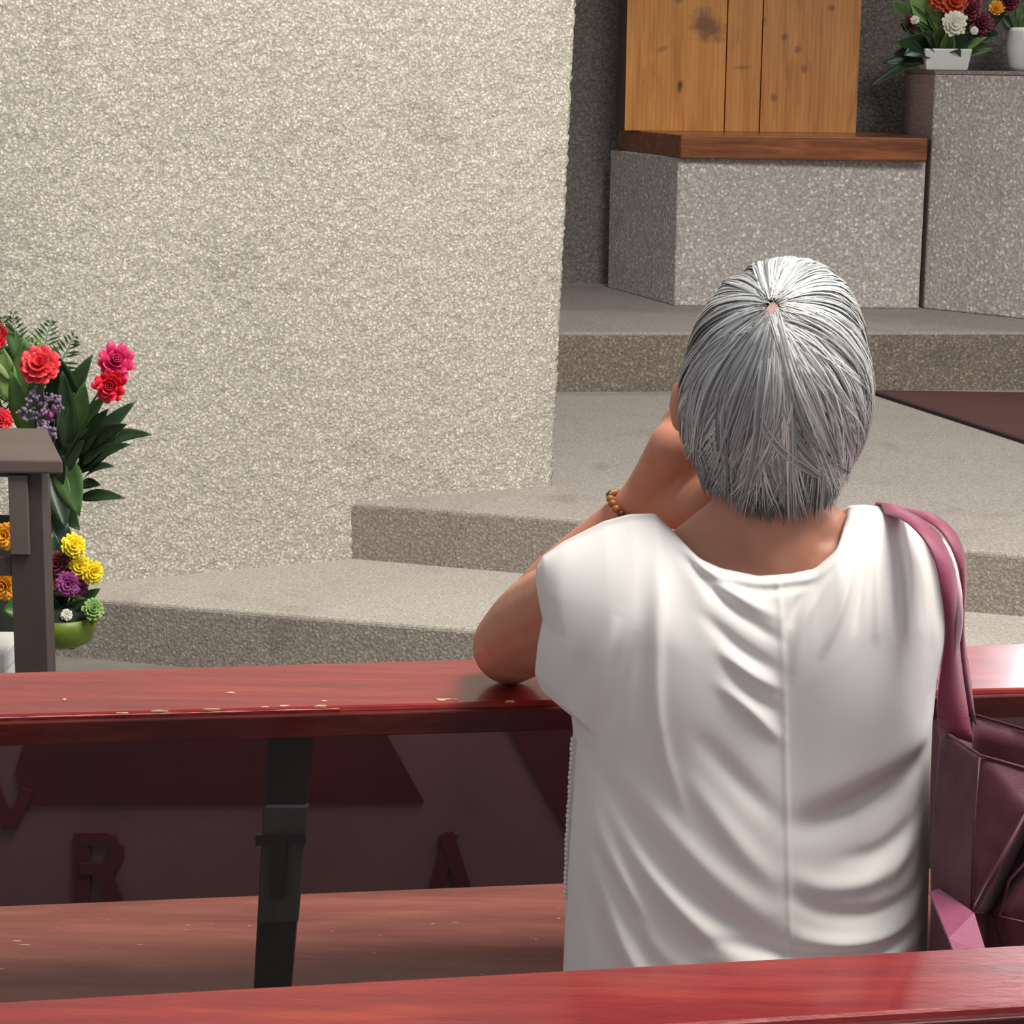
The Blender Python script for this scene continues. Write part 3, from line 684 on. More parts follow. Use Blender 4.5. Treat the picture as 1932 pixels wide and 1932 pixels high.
def shirt_mesh():
    Nt, Ns = 230, 260
    t = np.linspace(0, 1, Nt); t = 0.5 - 0.5*np.cos(np.pi*(0.08 + 0.84*t)); t = (t - t[0])/(t[-1] - t[0])
    s = np.linspace(0, 1, Ns)
    xt = TOP[0, 0] + t*(TOP[-1, 0] - TOP[0, 0]); yt_ = np.interp(xt, TOP[:, 0], TOP[:, 1])
    ker = np.ones(3)/3; yt_[1:-1] = np.convolve(yt_, ker, 'valid')
    Y = yt_[None, :] + s[:, None]*(2080 - yt_[None, :])
    xl = np.interp(Y, XL[:, 0], XL[:, 1]); xr = np.interp(Y, XR[:, 0], XR[:, 1])
    X = xl + (xr - xl)*t[None, :]
    tt = 2*t - 1
    ys_ = np.arange(900, 2100, 10.0); kk = np.exp(-(np.arange(-30, 31)/11.0)**2); kk /= kk.sum()
    def soft(P): 
        a = np.interp(ys_, P[:, 0], P[:, 1]); return np.convolve(np.pad(a, 30, 'edge'), kk, 'valid')
    sl_ = np.interp(Y, ys_, soft(XL)) - 22; sr_ = np.interp(Y, ys_, soft(XR)) + 6
    t2 = np.clip(2*(X - sl_)/(sr_ - sl_) - 1, -1, 1)
    lens = np.power(np.clip(1 - np.abs(t2)**2.6, 0, 1), 0.55)
    ed = np.clip(np.minimum(X - xl, xr - X)/46, 0, 1); lens = lens*np.sqrt(np.clip(1 - (1 - ed)**2, 0, 1))
    neck = np.clip(np.minimum((X - 1245)/75, (1622 - X)/60), 0, 1); neck = neck*neck*(3-2*neck)
    dy = np.clip((Y - yt_[None, :])/190, 0, 1)
    roll = np.sqrt(1 - (1 - dy)**2)
    topf = roll*(1 - neck) + neck*(0.70 + 0.30*roll)
    yc = 2.285 - 0.055*np.clip((Y - 1000)/900, 0, 1)
    D = 0.128*lens*topf
    # shoulder blades and the hollow between, the sag below the right one
    bl = 0.012*np.exp(-((X-1640)/105)**2 - ((Y-1270)/130)**2) + 0.010*np.exp(-((X-1240)/100)**2 - ((Y-1250)/150)**2)
    edge = 1378 + (1766 - X)*0.36
    sag = -0.016/(1 + np.exp(-(Y - edge)/9))*np.clip((X - 1470)/120, 0, 1)*np.exp(-np.clip(Y - edge, 0, 999)/210)
    hol = -0.008*np.exp(-((X-1455)/60)**2 - ((Y-1330)/220)**2)
    disp = bl + sag + hol
    for pts, h, wd_ in FOLDS:
        d, par = seg_d(X, Y, smooth_poly(pts)); taper = np.clip(np.sin(np.pi*np.clip(par*0.94 + 0.03, 0, 1)), 0, 1)**0.8
        disp = disp + 0.001*h*np.exp(-(d/wd_)**2)*taper*1.0
    d, par = seg_d(X, Y, SEAM); disp = disp + 0.0016*np.exp(-(d/4.5)**2)
    back = yc - D - disp*np.clip(lens*1.3, 0, 1)*np.clip(topf*1.4, 0.15, 1)
    # flare of the hem edge of the short sleeve
    V = []; 
    for j in range(Ns):
        for i in range(Nt): V.append(W(X[j, i], Y[j, i], 2.24))
    V = np.array([tuple(v) for v in V]).reshape(Ns, Nt, 3)
    Vb = V.copy(); Vb[..., 1] = back
    front = yc + 0.115*lens*np.clip(topf, 0, 1)
    Vf = V.copy()[:, 1:-1]; Vf[..., 1] = front[:, 1:-1]; Vf[..., 2] -= (0.075*neck*np.exp(-4*dy))[:, 1:-1]
    ring = np.concatenate([Vb, Vf[:, ::-1]], axis=1); n = ring.shape[1]
    verts = ring.reshape(-1, 3); faces = []
    for j in range(Ns-1):
        for i in range(n):
            k = (i+1) % n
            faces.append((j*n+i, (j+1)*n+i, (j+1)*n+k, j*n+k))
    return verts, faces
v_, f_ = shirt_mesh()
sh_o = mesh('blouse', v_, f_, M['shirt'], wo, True)
sd_ = sh_o.modifiers.new('cloth', 'SOLIDIFY'); sd_.thickness = 0.0018; sd_.offset = -1
sh_o['label'] = 'loose white short sleeved blouse with a centre back seam'
# lace trim along the left side seam
bm = bmesh.new()
for k in range(34):
    y = 1395 + k*9.0; x = np.interp(y, XL[:, 0], XL[:, 1])
    c = W(x - 1 + random.uniform(-1, 1), y, 2.232); blob(bm, c, (0.0030, 0.002, 0.0030), 6)
from_bm('lace_trim', bm, M['lace'], sh_o, True)

# ---- hair
HS = np.array([(492, 1483, 1487), (500, 1446, 1530), (510, 1420, 1556), (540, 1374, 1592), (580, 1340, 1611), (620, 1318, 1625), (680, 1299, 1637), (720, 1287, 1640), (780, 1279, 1638),
               (830, 1284, 1628), (880, 1297, 1604), (930, 1313, 1592), (980, 1328, 1582), (1020, 1335, 1575)], float)
HD = np.array([(492, 0.004), (500, 0.040), (510, 0.055), (540, 0.080), (580, 0.098), (620, 0.109), (680, 0.118), (720, 0.119), (780, 0.114), (830, 0.106), (880, 0.096), (930, 0.088), (980, 0.083), (1020, 0.08)], float)
HY = 2.31; hpx = 4100/2.31
HZs = np.array([W(1460, y, HY - 0.02).z for y in HS[:, 0]])
HXl = np.array([W(a, y, HY).x for y, a, b in HS]); HXr = np.array([W(b, y, HY).x for y, a, b in HS])
HC = np.array(W(1460, 735, HY)); HC[1] = HY
def hsurf(dirs, off=0.0):
    """radial projection from the head centre on the hair volume"""
    lo = np.zeros(len(dirs)); hi = np.full(len(dirs), 0.4)
    for _ in range(26):
        r = (lo+hi)/2; p = HC + dirs*r[:, None]
        z = p[:, 2]
        a = np.interp(z, HZs[::-1], HXl[::-1]); b = np.interp(z, HZs[::-1], HXr[::-1]); d = np.interp(z, HZs[::-1], HD[::-1, 1])
        q = ((p[:, 0]-(a+b)/2)/((b-a)/2))**2 + ((p[:, 1]-HY)/d)**2
        ins = (q < 1) & (z < HZs[0])
        lo = np.where(ins, r, lo); hi = np.where(ins, hi, r)
    return HC + dirs*(lo + off)[:, None]
def unit(a): return a/np.linalg.norm(a, axis=-1, keepdims=True)
crown = W(1457, 582, HY - 0.098); crd = unit(np.array(crown) - HC)
def hem(ps, jit):
    sn = math.sin(ps); c = abs(math.cos(ps))
    back_ = 978 - 62*c**2; side_ = 890; brow = 650
    w1 = np.clip((sn - 0.05)/0.4, 0, 1); w2 = np.clip((-0.15 - sn)/0.5, 0, 1)
    return back_*w1 + (1 - w1)*(side_*(1 - w2) + brow*w2) - random.uniform(0, jit)
def locks(name, clumps, per, mat, parent, psi_rng, off, wid, jit, start=(0.09, 0.19), under=False, bias=0.0, wave=1.6, tipdrift=0.18):
    V = []; Fc = []; NS = 20
    for _ in range(clumps):
        cpsi = random.uniform(*psi_rng); u = random.random()
        cy = hem(math.radians(cpsi), jit); bow = random.gauss(0, 0.07)*wave; ph = random.uniform(0, 6.28); fr = random.uniform(3, 7)
        amp = 0.022*wave*random.uniform(0.2, 1); drift = random.gauss(bias, tipdrift); o0 = random.uniform(*off); s0c = random.uniform(*start)
        back_side = math.sin(math.radians(cpsi)) > -0.1
        for _s in range(per):
            ps = math.radians(cpsi + random.gauss(0, 2.6)); ypx = cy + random.gauss(0, 9); sn = math.sin(ps)
            z = W(1460, ypx, HY - 0.06).z
            a = np.interp(z, HZs[::-1], HXl[::-1]); b = np.interp(z, HZs[::-1], HXr[::-1]); d = np.interp(z, HZs[::-1], HD[::-1, 1])
            end = np.array([(a+b)/2 + (b-a)/2*math.cos(ps), HY - d*sn, z]); ed = unit(end - HC)
            sy = (556 + 78*u + random.gauss(0, 5)) if back_side else 560 + random.gauss(0, 6)
            sd0 = unit(np.array(W(1457 + random.gauss(0, 5), sy, HY - 0.095)) - HC)
            ang = math.acos(np.clip(np.dot(sd0, ed), -1, 1))
            s0 = random.uniform(0.4, 0.7) if under else s0c*random.uniform(0.7, 1.3)*min(1, 0.8/ang)
            ts = np.linspace(s0, 1, NS)
            dirs = (np.sin((1-ts)*ang)[:, None]*sd0 + np.sin(ts*ang)[:, None]*ed)/math.sin(max(ang, 1e-3))
            side = unit(np.cross(dirs, ed - sd0 + 1e-6))
            lat = amp*np.sin(ph + random.gauss(0, .15) + ts*fr)*ts + (bow + random.gauss(0, .012))*np.sin(np.pi*ts) + (drift + random.gauss(0, .02))*np.clip(ts - 0.55, 0, 1)**2*2
            dirs = unit(dirs + side*lat[:, None])
            P = hsurf(dirs, 0.0); nrm = unit(P - HC)
            lift = (o0 + random.gauss(0, 0.0012))*(0.3 + 0.7*np.sin(np.pi*np.clip(ts, 0, 1)*0.92))
            P = P + nrm*lift[:, None]
            tan = unit(np.gradient(P, axis=0)); sd = unit(np.cross(tan, nrm))
            wv = random.uniform(*wid)*np.clip(np.minimum((ts - ts[0])*9 + 0.35, (1.0 - ts)*4.5 + 0.08), 0, 1)
            i0 = len(V)
            A_ = P - sd*wv[:, None]; B_ = P + nrm*(wv*0.5)[:, None]; C_ = P + sd*wv[:, None]
            V.extend(np.stack([A_, B_, C_], 1).reshape(-1, 3).tolist())
            for k in range(NS-1):
                r = i0 + 3*k; Fc += [(r, r+1, r+4, r+3), (r+1, r+2, r+5, r+4)]
    o = mesh(name, V, Fc, mat, parent, True); o['kind'] = 'stuff'; return o
# close cap under the strands, open at the crown
def cap():
    V = []; Fc = []; nu, nv = 72, 44
    up = unit(np.cross(crd, [1, 0, 0])); rt = np.cross(up, crd)
    D = []
    for j in range(nv):
        th_ = 0.02 + (math.pi*0.84)*(j/(nv-1))
        for i in range(nu):
            a = 2*math.pi*i/nu; D.append(crd*math.cos(th_) + (up*math.sin(a)*1.0 + rt*math.cos(a)*1.0)*math.sin(th_))
    P = hsurf(unit(np.array(D)), -0.007)
    zlow = W(1460, 945, HY - 0.06).z; zbrow = W(1460, 640, HY).z
    for j in range(nv-1):
        for i in range(nu):
            q = (j*nu+i, j*nu+(i+1) % nu, (j+1)*nu+(i+1) % nu, (j+1)*nu+i)
            c = P[list(q)].mean(axis=0)
            if c[2] < zlow: continue
            if c[1] > HY + 0.045 and c[2] < zbrow: continue
            Fc.append(q)
    used = sorted({i for q in Fc for i in q}); mp_ = {i: k for k, i in enumerate(used)}
    o = mesh('hair', P[used], [tuple(mp_[i] for i in q) for q in Fc], M['hair_cap'], wo, True); return o
hair = cap(); hair['label'] = 'short silver grey hair parting at the crown'
V = []; Fc = []
for q in range(9):
    y = 536 + 9.5*q; hw_ = 15*math.sin(math.pi*(q + 0.6)/9.4)
    dd = unit(np.array([np.array(W(1457 + s_*hw_, y, HY - 0.097)) - HC for s_ in (-1, 0, 1)])); V += hsurf(dd, -0.0012).tolist()
for q in range(8): Fc += [(3*q, 3*q+1, 3*q+4, 3*q+3), (3*q+1, 3*q+2, 3*q+5, 3*q+4)]
mesh('scalp', V, Fc, M['scalp'], hair, True)
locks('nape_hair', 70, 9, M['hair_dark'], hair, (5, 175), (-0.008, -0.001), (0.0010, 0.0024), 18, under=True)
locks('silver_hair', 150, 14, M['hair'], hair, (-30, 210), (-0.006, 0.002), (0.0006, 0.0016), 105)
locks('silver_hair', 60, 12, M['hair'], hair, (200, 340), (-0.005, 0.002), (0.0007, 0.0018), 60)
locks('dark_hair', 26, 8, M['hair_dark'], hair, (0, 180), (-0.002, 0.002), (0.0006, 0.0014), 30, start=(0.5, 0.8), wave=2.0, tipdrift=0.25)
locks('silver_wave', 42, 12, M['hair'], hair, (10, 170), (0.001, 0.005), (0.0006, 0.0014), 100, start=(0.1, 0.4), wave=3.2, tipdrift=0.22)
locks('white_hair', 40, 8, M['hair_light'], hair, (0, 140), (0.000, 0.005), (0.0005, 0.0012), 130, wave=2.4, tipdrift=0.2)
locks('white_hair', 34, 10, M['hair_light'], hair, (-30, 45), (-0.001, 0.003), (0.0006, 0.0014), 60, wave=1.2)
locks('white_hair', 18, 8, M['hair_light'], hair, (265, 350), (0.000, 0.003), (0.0006, 0.0014), 60)

# ---- bracelet
bc = W(1186, 962, 2.505); ax = (palm0 - el).normalized()
u1 = ax.cross(Vector((0, 0, 1))).normalized(); u2 = ax.cross(u1)
br = empty('bracelet', (0, 0, 0)); br.parent = wo; br.matrix_parent_inverse = Matrix.Translation(-Vector(wo.location))
for k in range(20):
    a = 2*math.pi*k/20; p = bc + (u1*math.cos(a) + u2*math.sin(a))*0.0285
    bm = bmesh.new(); blob(bm, p, 0.0048, 10); o = from_bm('bead', bm, M['bead'] if k % 4 else M['bead2'], None, True); o.parent = br
br['label'] = 'amber brown bead bracelet'
tag(wo, 'grey haired woman in a white blouse kneeling with her elbow on the pew', 'person')

# ================================================================== TOTE BAG
bag = empty('tote_bag', tuple(zed(W(1900, 1700, 2.14), 0.45)))
A = W(1772, 1372, 2.20); B = W(1850, 1424, 2.09); C = W(2120, 1500, 2.08); Dd = W(2120, 1430, 2.30); E = W(1834, 1346, 2.30)
A2 = zed(W(1748, 1850, 2.16), 0.455); B2 = zed(W(1836, 1850, 2.06), 0.455); C2 = zed(W(2110, 1900, 2.06), 0.455); D2 = zed(W(2110, 1850, 2.26), 0.455); E2 = zed(W(1830, 1800, 2.28), 0.455)
Am = W(1756, 1640, 2.15); Bm = W(1832, 1715, 2.055); Cm = W(2110, 1640, 2.045)
r0 = W(1938, 1530, 2.06); r1_ = W(1838, 1720, 2.035)                 # pleat ridge
q0 = W(1945, 1560, 2.115); q1 = W(1868, 1722, 2.10)                   # bottom of the pleat
t0 = W(1968, 1590, 2.075); t1 = W(1886, 1728, 2.06)                   # second ridge
Vb = [A, B, C, Dd, E, A2, B2, C2, D2, E2, Am, Bm, r0, r1_, q0, q1, t0, t1, Cm]
Fb = [(0, 1, 11, 10), (10, 11, 6, 5), (1, 2, 18, 16, 14, 12), (1, 12, 13, 11), (12, 14, 15, 13), (14, 16, 17, 15), (16, 18, 7, 17), (11, 13, 15, 17, 7, 6), (2, 3, 8, 7, 18), (3, 4, 9, 8), (4, 0, 10, 5, 9), (5, 6, 7, 8, 9)]
o = mesh('bag_body', Vb, Fb, M['bag'], bag)
m = o.modifiers.new('cut', 'TRIANGULATE'); m = o.modifiers.new('sub', 'SUBSURF'); m.subdivision_type = 'SIMPLE'; m.levels = m.render_levels = 4
m = o.modifiers.new('soft', 'SMOOTH'); m.iterations = 3; m.factor = 0.4
tx = bpy.data.textures.new('crumple', 'CLOUDS'); tx.noise_scale = 0.07
m = o.modifiers.new('crumple', 'DISPLACE'); m.texture = tx; m.strength = 0.007; m.mid_level = 0.5; m.texture_coords = 'LOCAL'
m = o.modifiers.new('cloth', 'SOLIDIFY'); m.thickness = 0.003; m.offset = 1
o.data.polygons.foreach_set('use_smooth', [True]*len(o.data.polygons))
# bound rims and pleat seams
for pts, r in (([E, A, B, C], 0.0022), ([E, Dd, C], 0.0022), ([B, W(1838, 1560, 2.065), Bm], 0.0014), ([r0, r1_], 0.0022), ([t0, W(1905, 1660, 2.066), t1], 0.0022), ([r1_, q1, t1, W(1932, 1738, 2.05), Cm.lerp(C2, 0.4)], 0.0018)):
    tube('seam', [p + Vector((-0.001, -0.002, 0)) for p in pts], r*0.8, M['bag'], bag, 6)
# pale folded base flap
fp = [W(1754, 1682, 2.115), W(1772, 1676, 2.125), W(1838, 1722, 2.030), W(1862, 1800, 1.995), W(1812, 1830, 1.985), W(1790, 1770, 2.01)]
k = Vector((0, 0.006, -0.003))
mesh('base_fold', fp + [p + k for p in fp], [(0, 1, 2, 5), (5, 2, 3, 4)] + [(6, 11, 8, 7), (11, 10, 9, 8)] + [(i, (i+1) % 6, 6+(i+1) % 6, 6+i) for i in range(6)], M['bag_light'], bag)
# straps over the shoulder, lying on the cloth
from mathutils.bvhtree import BVHTree
cloth = BVHTree.FromPolygons([Vector(q) for q in v_], f_); axis_c = W(1440, 1400, 2.27)
def clear(p, gap):
    co, n, i_, d = cloth.find_nearest(p)
    out = co - Vector((axis_c.x + (co.x - axis_c.x)*0.75, axis_c.y, min(co.z, W(1440, 1120, 2.27).z)))
    if n.dot(out) < 0: n = -n
    return co + n*gap if (p - co).dot(n) < gap and d < 0.06 else p
def ribbon(name, left, right, mat, parent, n=26, thick=0.0022):
    Lp = catmull([W(*p) for p in left], n); Rp = catmull([W(*p) for p in right], n)
    V = []; Fc = []
    for a, b in zip(Lp, Rp): V += [clear(q, 0.0055) for q in (a, a.lerp(b, 0.5) + Vector((0.001, -0.0015, 0.0015)), b)]
    for i in range(n-1): Fc += [(3*i, 3*i+3, 3*i+4, 3*i+1), (3*i+1, 3*i+4, 3*i+5, 3*i+2)]
    o = mesh(name, V, Fc, mat, parent, True); m = o.modifiers.new('t', 'SOLIDIFY'); m.thickness = thick; m.offset = 0
    return o
st = ribbon('strap', [(1640, 972, 2.345), (1672, 968, 2.250), (1718, 990, 2.175), (1760, 1045, 2.140), (1778, 1125, 2.130), (1784, 1195, 2.142), (1776, 1262, 2.155), (1768, 1330, 2.165), (1770, 1385, 2.185)],
            [(1680, 964, 2.345), (1716, 968, 2.255), (1768, 1004, 2.205), (1800, 1065, 2.165), (1810, 1130, 2.155), (1808, 1195, 2.165), (1814, 1262, 2.175), (1824, 1330, 2.175), (1836, 1402, 2.16)], M['strap'], bag)
ribbon('strap', [(1690, 964, 2.345), (1732, 974, 2.275), (1777, 1004, 2.235), (1806, 1058, 2.215), (1814, 1110, 2.220), (1812, 1190, 2.235), (1812, 1270, 2.255), (1815, 1345, 2.285)],
       [(1710, 960, 2.36), (1762, 972, 2.29), (1802, 1006, 2.26), (1820, 1052, 2.245), (1822, 1110, 2.250), (1818, 1190, 2.260), (1828, 1270, 2.27), (1842, 1370, 2.29)], M['strap'], bag)
edge = catmull([W(*p) for p in [(1748, 988, 2.222), (1786, 1036, 2.180), (1803, 1090, 2.158), (1810, 1150, 2.152), (1806, 1205, 2.160), (1796, 1250, 2.165)]], 30)
edge = [clear(q, 0.011) for q in edge]
bm = bmesh.new(); add_tube(bm, edge, [0.0042*math.sin(math.pi*(i+1)/31)**0.4 for i in range(30)], 6); from_bm('highlight_line', bm, M['strap_highlight'], st, True)  # pale tube along the strap, a highlight put in as a coloured line
tag(bag, 'maroon fabric tote bag with rose straps over the woman\'s shoulder', 'bag')

# ================================================================== SMALL TABLE AT THE LEFT
TZ = 0.83
tf = at_z(118, 868, TZ); tb = at_z(88, 808, TZ)
tbl = empty('side_table', (tf.x - 0.25, tf.y + 0.15, 0))
lx = tf.x - 0.62
th2 = 0.028
prism('table_top', [(lx, tf.y), (tf.x, tf.y), (tb.x, tb.y), (lx, tb.y)], TZ - th2, TZ, M['table'], tbl, 0.004)
def leg(xa, xb, ya, yb_, z1=TZ - th2, nm='leg', mt='table_dark', z0=0.0):
    box8(nm, [(xa, ya, z0), (xb, ya, z0), (xb, yb_, z0), (xa, yb_, z0), (xa, ya, z1), (xb, ya, z1), (xb, yb_, z1), (xa, yb_, z1)], M[mt], tbl, 0.002)
yf = tf.y + 0.02
g0, g1, g2 = W(22, 1100, yf).x, W(60, 1100, yf).x, W(85, 1100, yf).x
leg(g0, g2, yf, yf + 0.055); leg(lx + 0.02, lx + 0.08, yf, yf + 0.055)
leg(g0 - 0.05, g0 + 0.01, tb.y - 0.07, tb.y - 0.015); leg(lx + 0.02, lx + 0.08, tb.y - 0.07, tb.y - 0.015)
leg(g0 + 0.002, g1, yf - 0.010, yf - 0.001, W(40, 895, yf).z, 'cover_strip', 'table', W(40, 1045, yf).z)
leg(lx + 0.08, g0, yf + 0.004, yf + 0.03, W(10, 1052, yf).z, 'stretcher', 'table_dark', W(10, 1088, yf).z)
leg(lx + 0.08, g0, yf + 0.004, yf + 0.03, TZ - th2, 'apron', 'table_dark', TZ - th2 - 0.012)
tag(tbl, 'grey brown wooden side table with square legs in front of the flowers', 'table')
wb_ = empty('white_box', tuple(zed(W(-15, 1240, tf.y + 0.15), 0)))
c = W(20, 1216, tf.y + 0.17); xa, xb = c.x - 0.22, c.x
box8('carton', [(xa, c.y - .07, 0), (xb, c.y - .07, 0), (xb, c.y + .10, 0), (xa, c.y + .10, 0), (xa, c.y - .07, c.z - .012), (xb, c.y - .07, c.z - .012), (xb, c.y + .10, c.z - .012), (xa, c.y + .10, c.z - .012)], M['white_pot'], wb_, 0.003)
box8('lid', [(xa - .004, c.y - .074, c.z - .04), (xb + .004, c.y - .074, c.z - .04), (xb + .004, c.y + .104, c.z - .04), (xa - .004, c.y + .104, c.z - .04), (xa - .004, c.y - .074, c.z), (xb + .004, c.y - .074, c.z), (xb + .004, c.y + .104, c.z), (xa - .004, c.y + .104, c.z)], M['white_pot'], wb_, 0.003)
tag(wb_, 'plain white box standing on the floor under the side table', 'box')

# ================================================================== FLOWERS
def leafmesh(name, a, b, wid, mat, parent, droop=0.0, fold=0.25, nrm=None, n=9):
    a, b = Vector(a), Vector(b); d = b - a; L = d.length
    view = nrm or Vector((0.15, -1, 0.35)); sd = d.cross(view).normalized(); up = sd.cross(d).normalized()
    V = []; Fc = []
    for i in range(n):
        t = i/(n-1); wv = wid*math.sin(math.pi*min(1, t**0.75*0.97 + 0.03))**0.9*0.5
        c = a + d*t + Vector((0, 0, droop*math.sin(math.pi*t)))*L
        V += [c - sd*wv + up*wv*fold, c - sd*wv*0.5 + up*wv*fold*0.35, c, c + sd*wv*0.5 + up*wv*fold*0.35, c + sd*wv + up*wv*fold]
    for i in range(n-1):
        for k in range(4): Fc.append((5*i+k, 5*i+k+1, 5*i+k+6, 5*i+k+5))
    o = mesh(name, V, Fc, mat, parent, True); m = o.modifiers.new('t', 'SOLIDIFY'); m.thickness = 0.0012
    return o
def petal(V, Fc, c, dirv, nrm, L, wd_, curl):
    sd = dirv.cross(nrm).normalized(); i0 = len(V)
    for i in range(6):
        t = i/5; wv = wd_*(0.35 + 0.65*math.sin(math.pi*min(1, t*0.72 + 0.12)))*0.5 if t < 0.99 else wd_*0.22
        p = c + dirv*L*t + nrm*(curl*L*t*t)
        V += [p - sd*wv + nrm*wv*0.25, p, p + sd*wv + nrm*wv*0.25]
    for i in range(5):
        r = i0 + 3*i; Fc += [(r, r+1, r+4, r+3), (r+1, r+2, r+5, r+4)]
def bloom(parent, c, rad, mat, face=(0.2, -1, 0.45), layers=((12, 1.0, 0.12), (10, 0.8, 0.45), (8, 0.55, 0.9), (5, 0.32, 1.5)), wfac=0.5, name='flower', core=None):
    n = Vector(face).normalized(); u = n.cross(Vector((0, 0, 1))).normalized(); v = u.cross(n)
    V = []; Fc = []
    for li, (k, r, curl) in enumerate(layers):
        for i in range(k):
            a = 2*math.pi*(i + 0.5*(li % 2))/k + random.uniform(-0.12, 0.12)
            d = (u*math.cos(a) + v*math.sin(a))*math.cos(curl*0.75) + n*math.sin(curl*0.75); d.normalize()
            petal(V, Fc, c - n*rad*0.15 + n*rad*0.1*li, d, n, rad*r*random.uniform(0.9, 1.08), rad*wfac*(0.6 + 0.4*r), 0.25)
    o = mesh(name, V, Fc, mat, parent, True); m = o.modifiers.new('t', 'SOLIDIFY'); m.thickness = 0.0008
    if core:
        bm = bmesh.new(); blob(bm, c + n*rad*0.12, (rad*0.3, rad*0.2, rad*0.3), 10); from_bm('flower_centre', bm, core, o, True)
    return o
ROSE = ((9, 0.95, 0.35), (8, 0.85, 0.8), (7, 0.7, 1.2), (6, 0.55, 1.6), (4, 0.4, 1.9))
MUM = ((16, 1.0, 0.1), (14, 0.85, 0.5), (12, 0.65, 0.95), (8, 0.45, 1.4))
def frond(parent, a, b, wid, mat, n=16, name='frond'):
    a, b = Vector(a), Vector(b); V = []; Fc = []; d = b - a; sd = d.cross(Vector((0.1, -1, 0.2))).normalized()
    for i in range(n):
        t = (i+1)/n; c = a + d*t + Vector((0, 0, 0.06*math.sin(math.pi*t)))*d.length
        L = wid*math.sin(math.pi*(0.25 + 0.68*t))
        for s_ in (-1, 1):
            tip = c + sd*s_*L + d*0.22*L/wid*0.6 + Vector((0, random.uniform(-.01, .01), random.uniform(-.008, .008)))
            q = d.normalized()*0.0042; i0 = len(V); mid_ = c.lerp(tip, 0.5)
            V += [c, mid_ - q, tip, mid_ + q]; Fc.append((i0, i0+1, i0+2, i0+3))
    o = mesh(name, V, Fc, mat, parent); m = o.modifiers.new('t', 'SOLIDIFY'); m.thickness = 0.001
    tube('rachis', [a, a + d*0.5 + Vector((0, 0, 0.06))*d.length, b], [0.003, 0.002, 0.001], mat, o, 5)
    return o
def lathe(name, c, prof, mat, parent, seg=28):
    V = []; Fc = []
    for (r, z) in prof:
        for k in range(seg): a = 2*math.pi*k/seg; V.append((c[0] + r*math.cos(a), c[1] + r*math.sin(a), c[2] + z))
    for i in range(len(prof)-1):
        for k in range(seg): Fc.append((i*seg+k, i*seg+(k+1) % seg, (i+1)*seg+(k+1) % seg, (i+1)*seg+k))
    Fc.append(tuple(range(seg))[::-1])
    return mesh(name, V, Fc, mat, parent, True)

# tall arrangement beside the wall
Yf = 5.15
fa_ = empty('flower_arrangement', tuple(zed(W(60, 1150, Yf + 0.05), 0.0)))
vc = W(-2, 1150, Yf + 0.05); base_c = (vc.x, vc.y, 0.0)
neckz = W(60, 985, Yf + 0.05).z
lathe('vase', base_c, [(0.085, 0.0), (0.10, 0.05), (0.12, 0.2), (0.10, 0.34), (0.075, neckz - 0.02), (0.082, neckz), (0.07, neckz), (0.06, neckz - 0.06)], M['soil'], fa_)
core = W(75, 960, Yf + 0.05)
def st_(p, r=0.0028): tube('stem', [core, core.lerp(p, 0.55) + Vector((random.uniform(-.01, .01), 0.01, 0.01)), p + Vector((0, 0.02, -0.01))], r, M['stem'], fa_, 6)
for (x, y, dy, r, mt, fc, lay) in ((75, 690, -0.10, 0.050, 'red_fl', (0.1, -1, 0.6), MUM), (216, 686, -0.02, 0.052, 'pink_fl', (0.35, -0.9, 0.5), ROSE), (208, 729, -0.06, 0.045, 'crim_fl', (0.1, -1, 0.15), ROSE),
                                   (2, 795, -0.12, 0.030, 'red_fl', (0, -1, 0.3), MUM), (-70, 700, -0.08, 0.05, 'red_fl', (-0.2, -1, 0.5), MUM), (-10, 640, 0.02, 0.045, 'crim_fl', (-0.3, -1, 0.5), ROSE)):
    p = W(x, y, Yf + dy); bloom(fa_, p, r, M[mt], fc, lay); st_(p)
LV = [((150, 780), (90, 655), .05, 0), ((110, 810), (175, 668), .06, 0), ((135, 830), (160, 720), .055, 1), ((150, 870), (258, 755), .045, 0), ((170, 850), (288, 820), .040, 0), ((160, 880), (246, 838), .036, 0),
      ((140, 890), (205, 858), .035, 0), ((150, 940), (236, 940), .030, 0), ((150, 915), (190, 915), .028, 0), ((120, 870), (150, 975), .075, 1), ((100, 880), (125, 1000), .060, 0), ((110, 850), (140, 740), .05, 0),
      ((150, 865), (185, 765), .045, 0), ((160, 900), (214, 880), .03, 0), ((90, 830), (75, 720), .06, 0), ((60, 830), (20, 700), .06, 1), ((80, 850), (125, 745), .05, 0), ((160, 845), (240, 800), .04, 0), ((100, 960), (128, 1040), .05, 0),
      ((60, 700), (10, 610), .05, 1), ((30, 720), (-20, 640), .05, 2), ((95, 800), (110, 690), .05, 0), ((105, 900), (160, 830), .055, 0), ((95, 930), (120, 860), .06, 0),
      ((120, 880), (95, 760), .06, 0), ((130, 860), (118, 700), .05, 0), ((140, 860), (205, 770), .05, 0), ((150, 880), (225, 815), .045, 0), ((110, 920), (150, 900), .06, 0), ((100, 940), (118, 1010), .06, 1), ((110, 960), (150, 1000), .05, 0), ((130, 840), (200, 745), .04, 1), ((40, 760), (45, 640), .05, 1), ((20, 760), (0, 650), .06, 2), ((60, 760), (100, 660), .05, 1)]
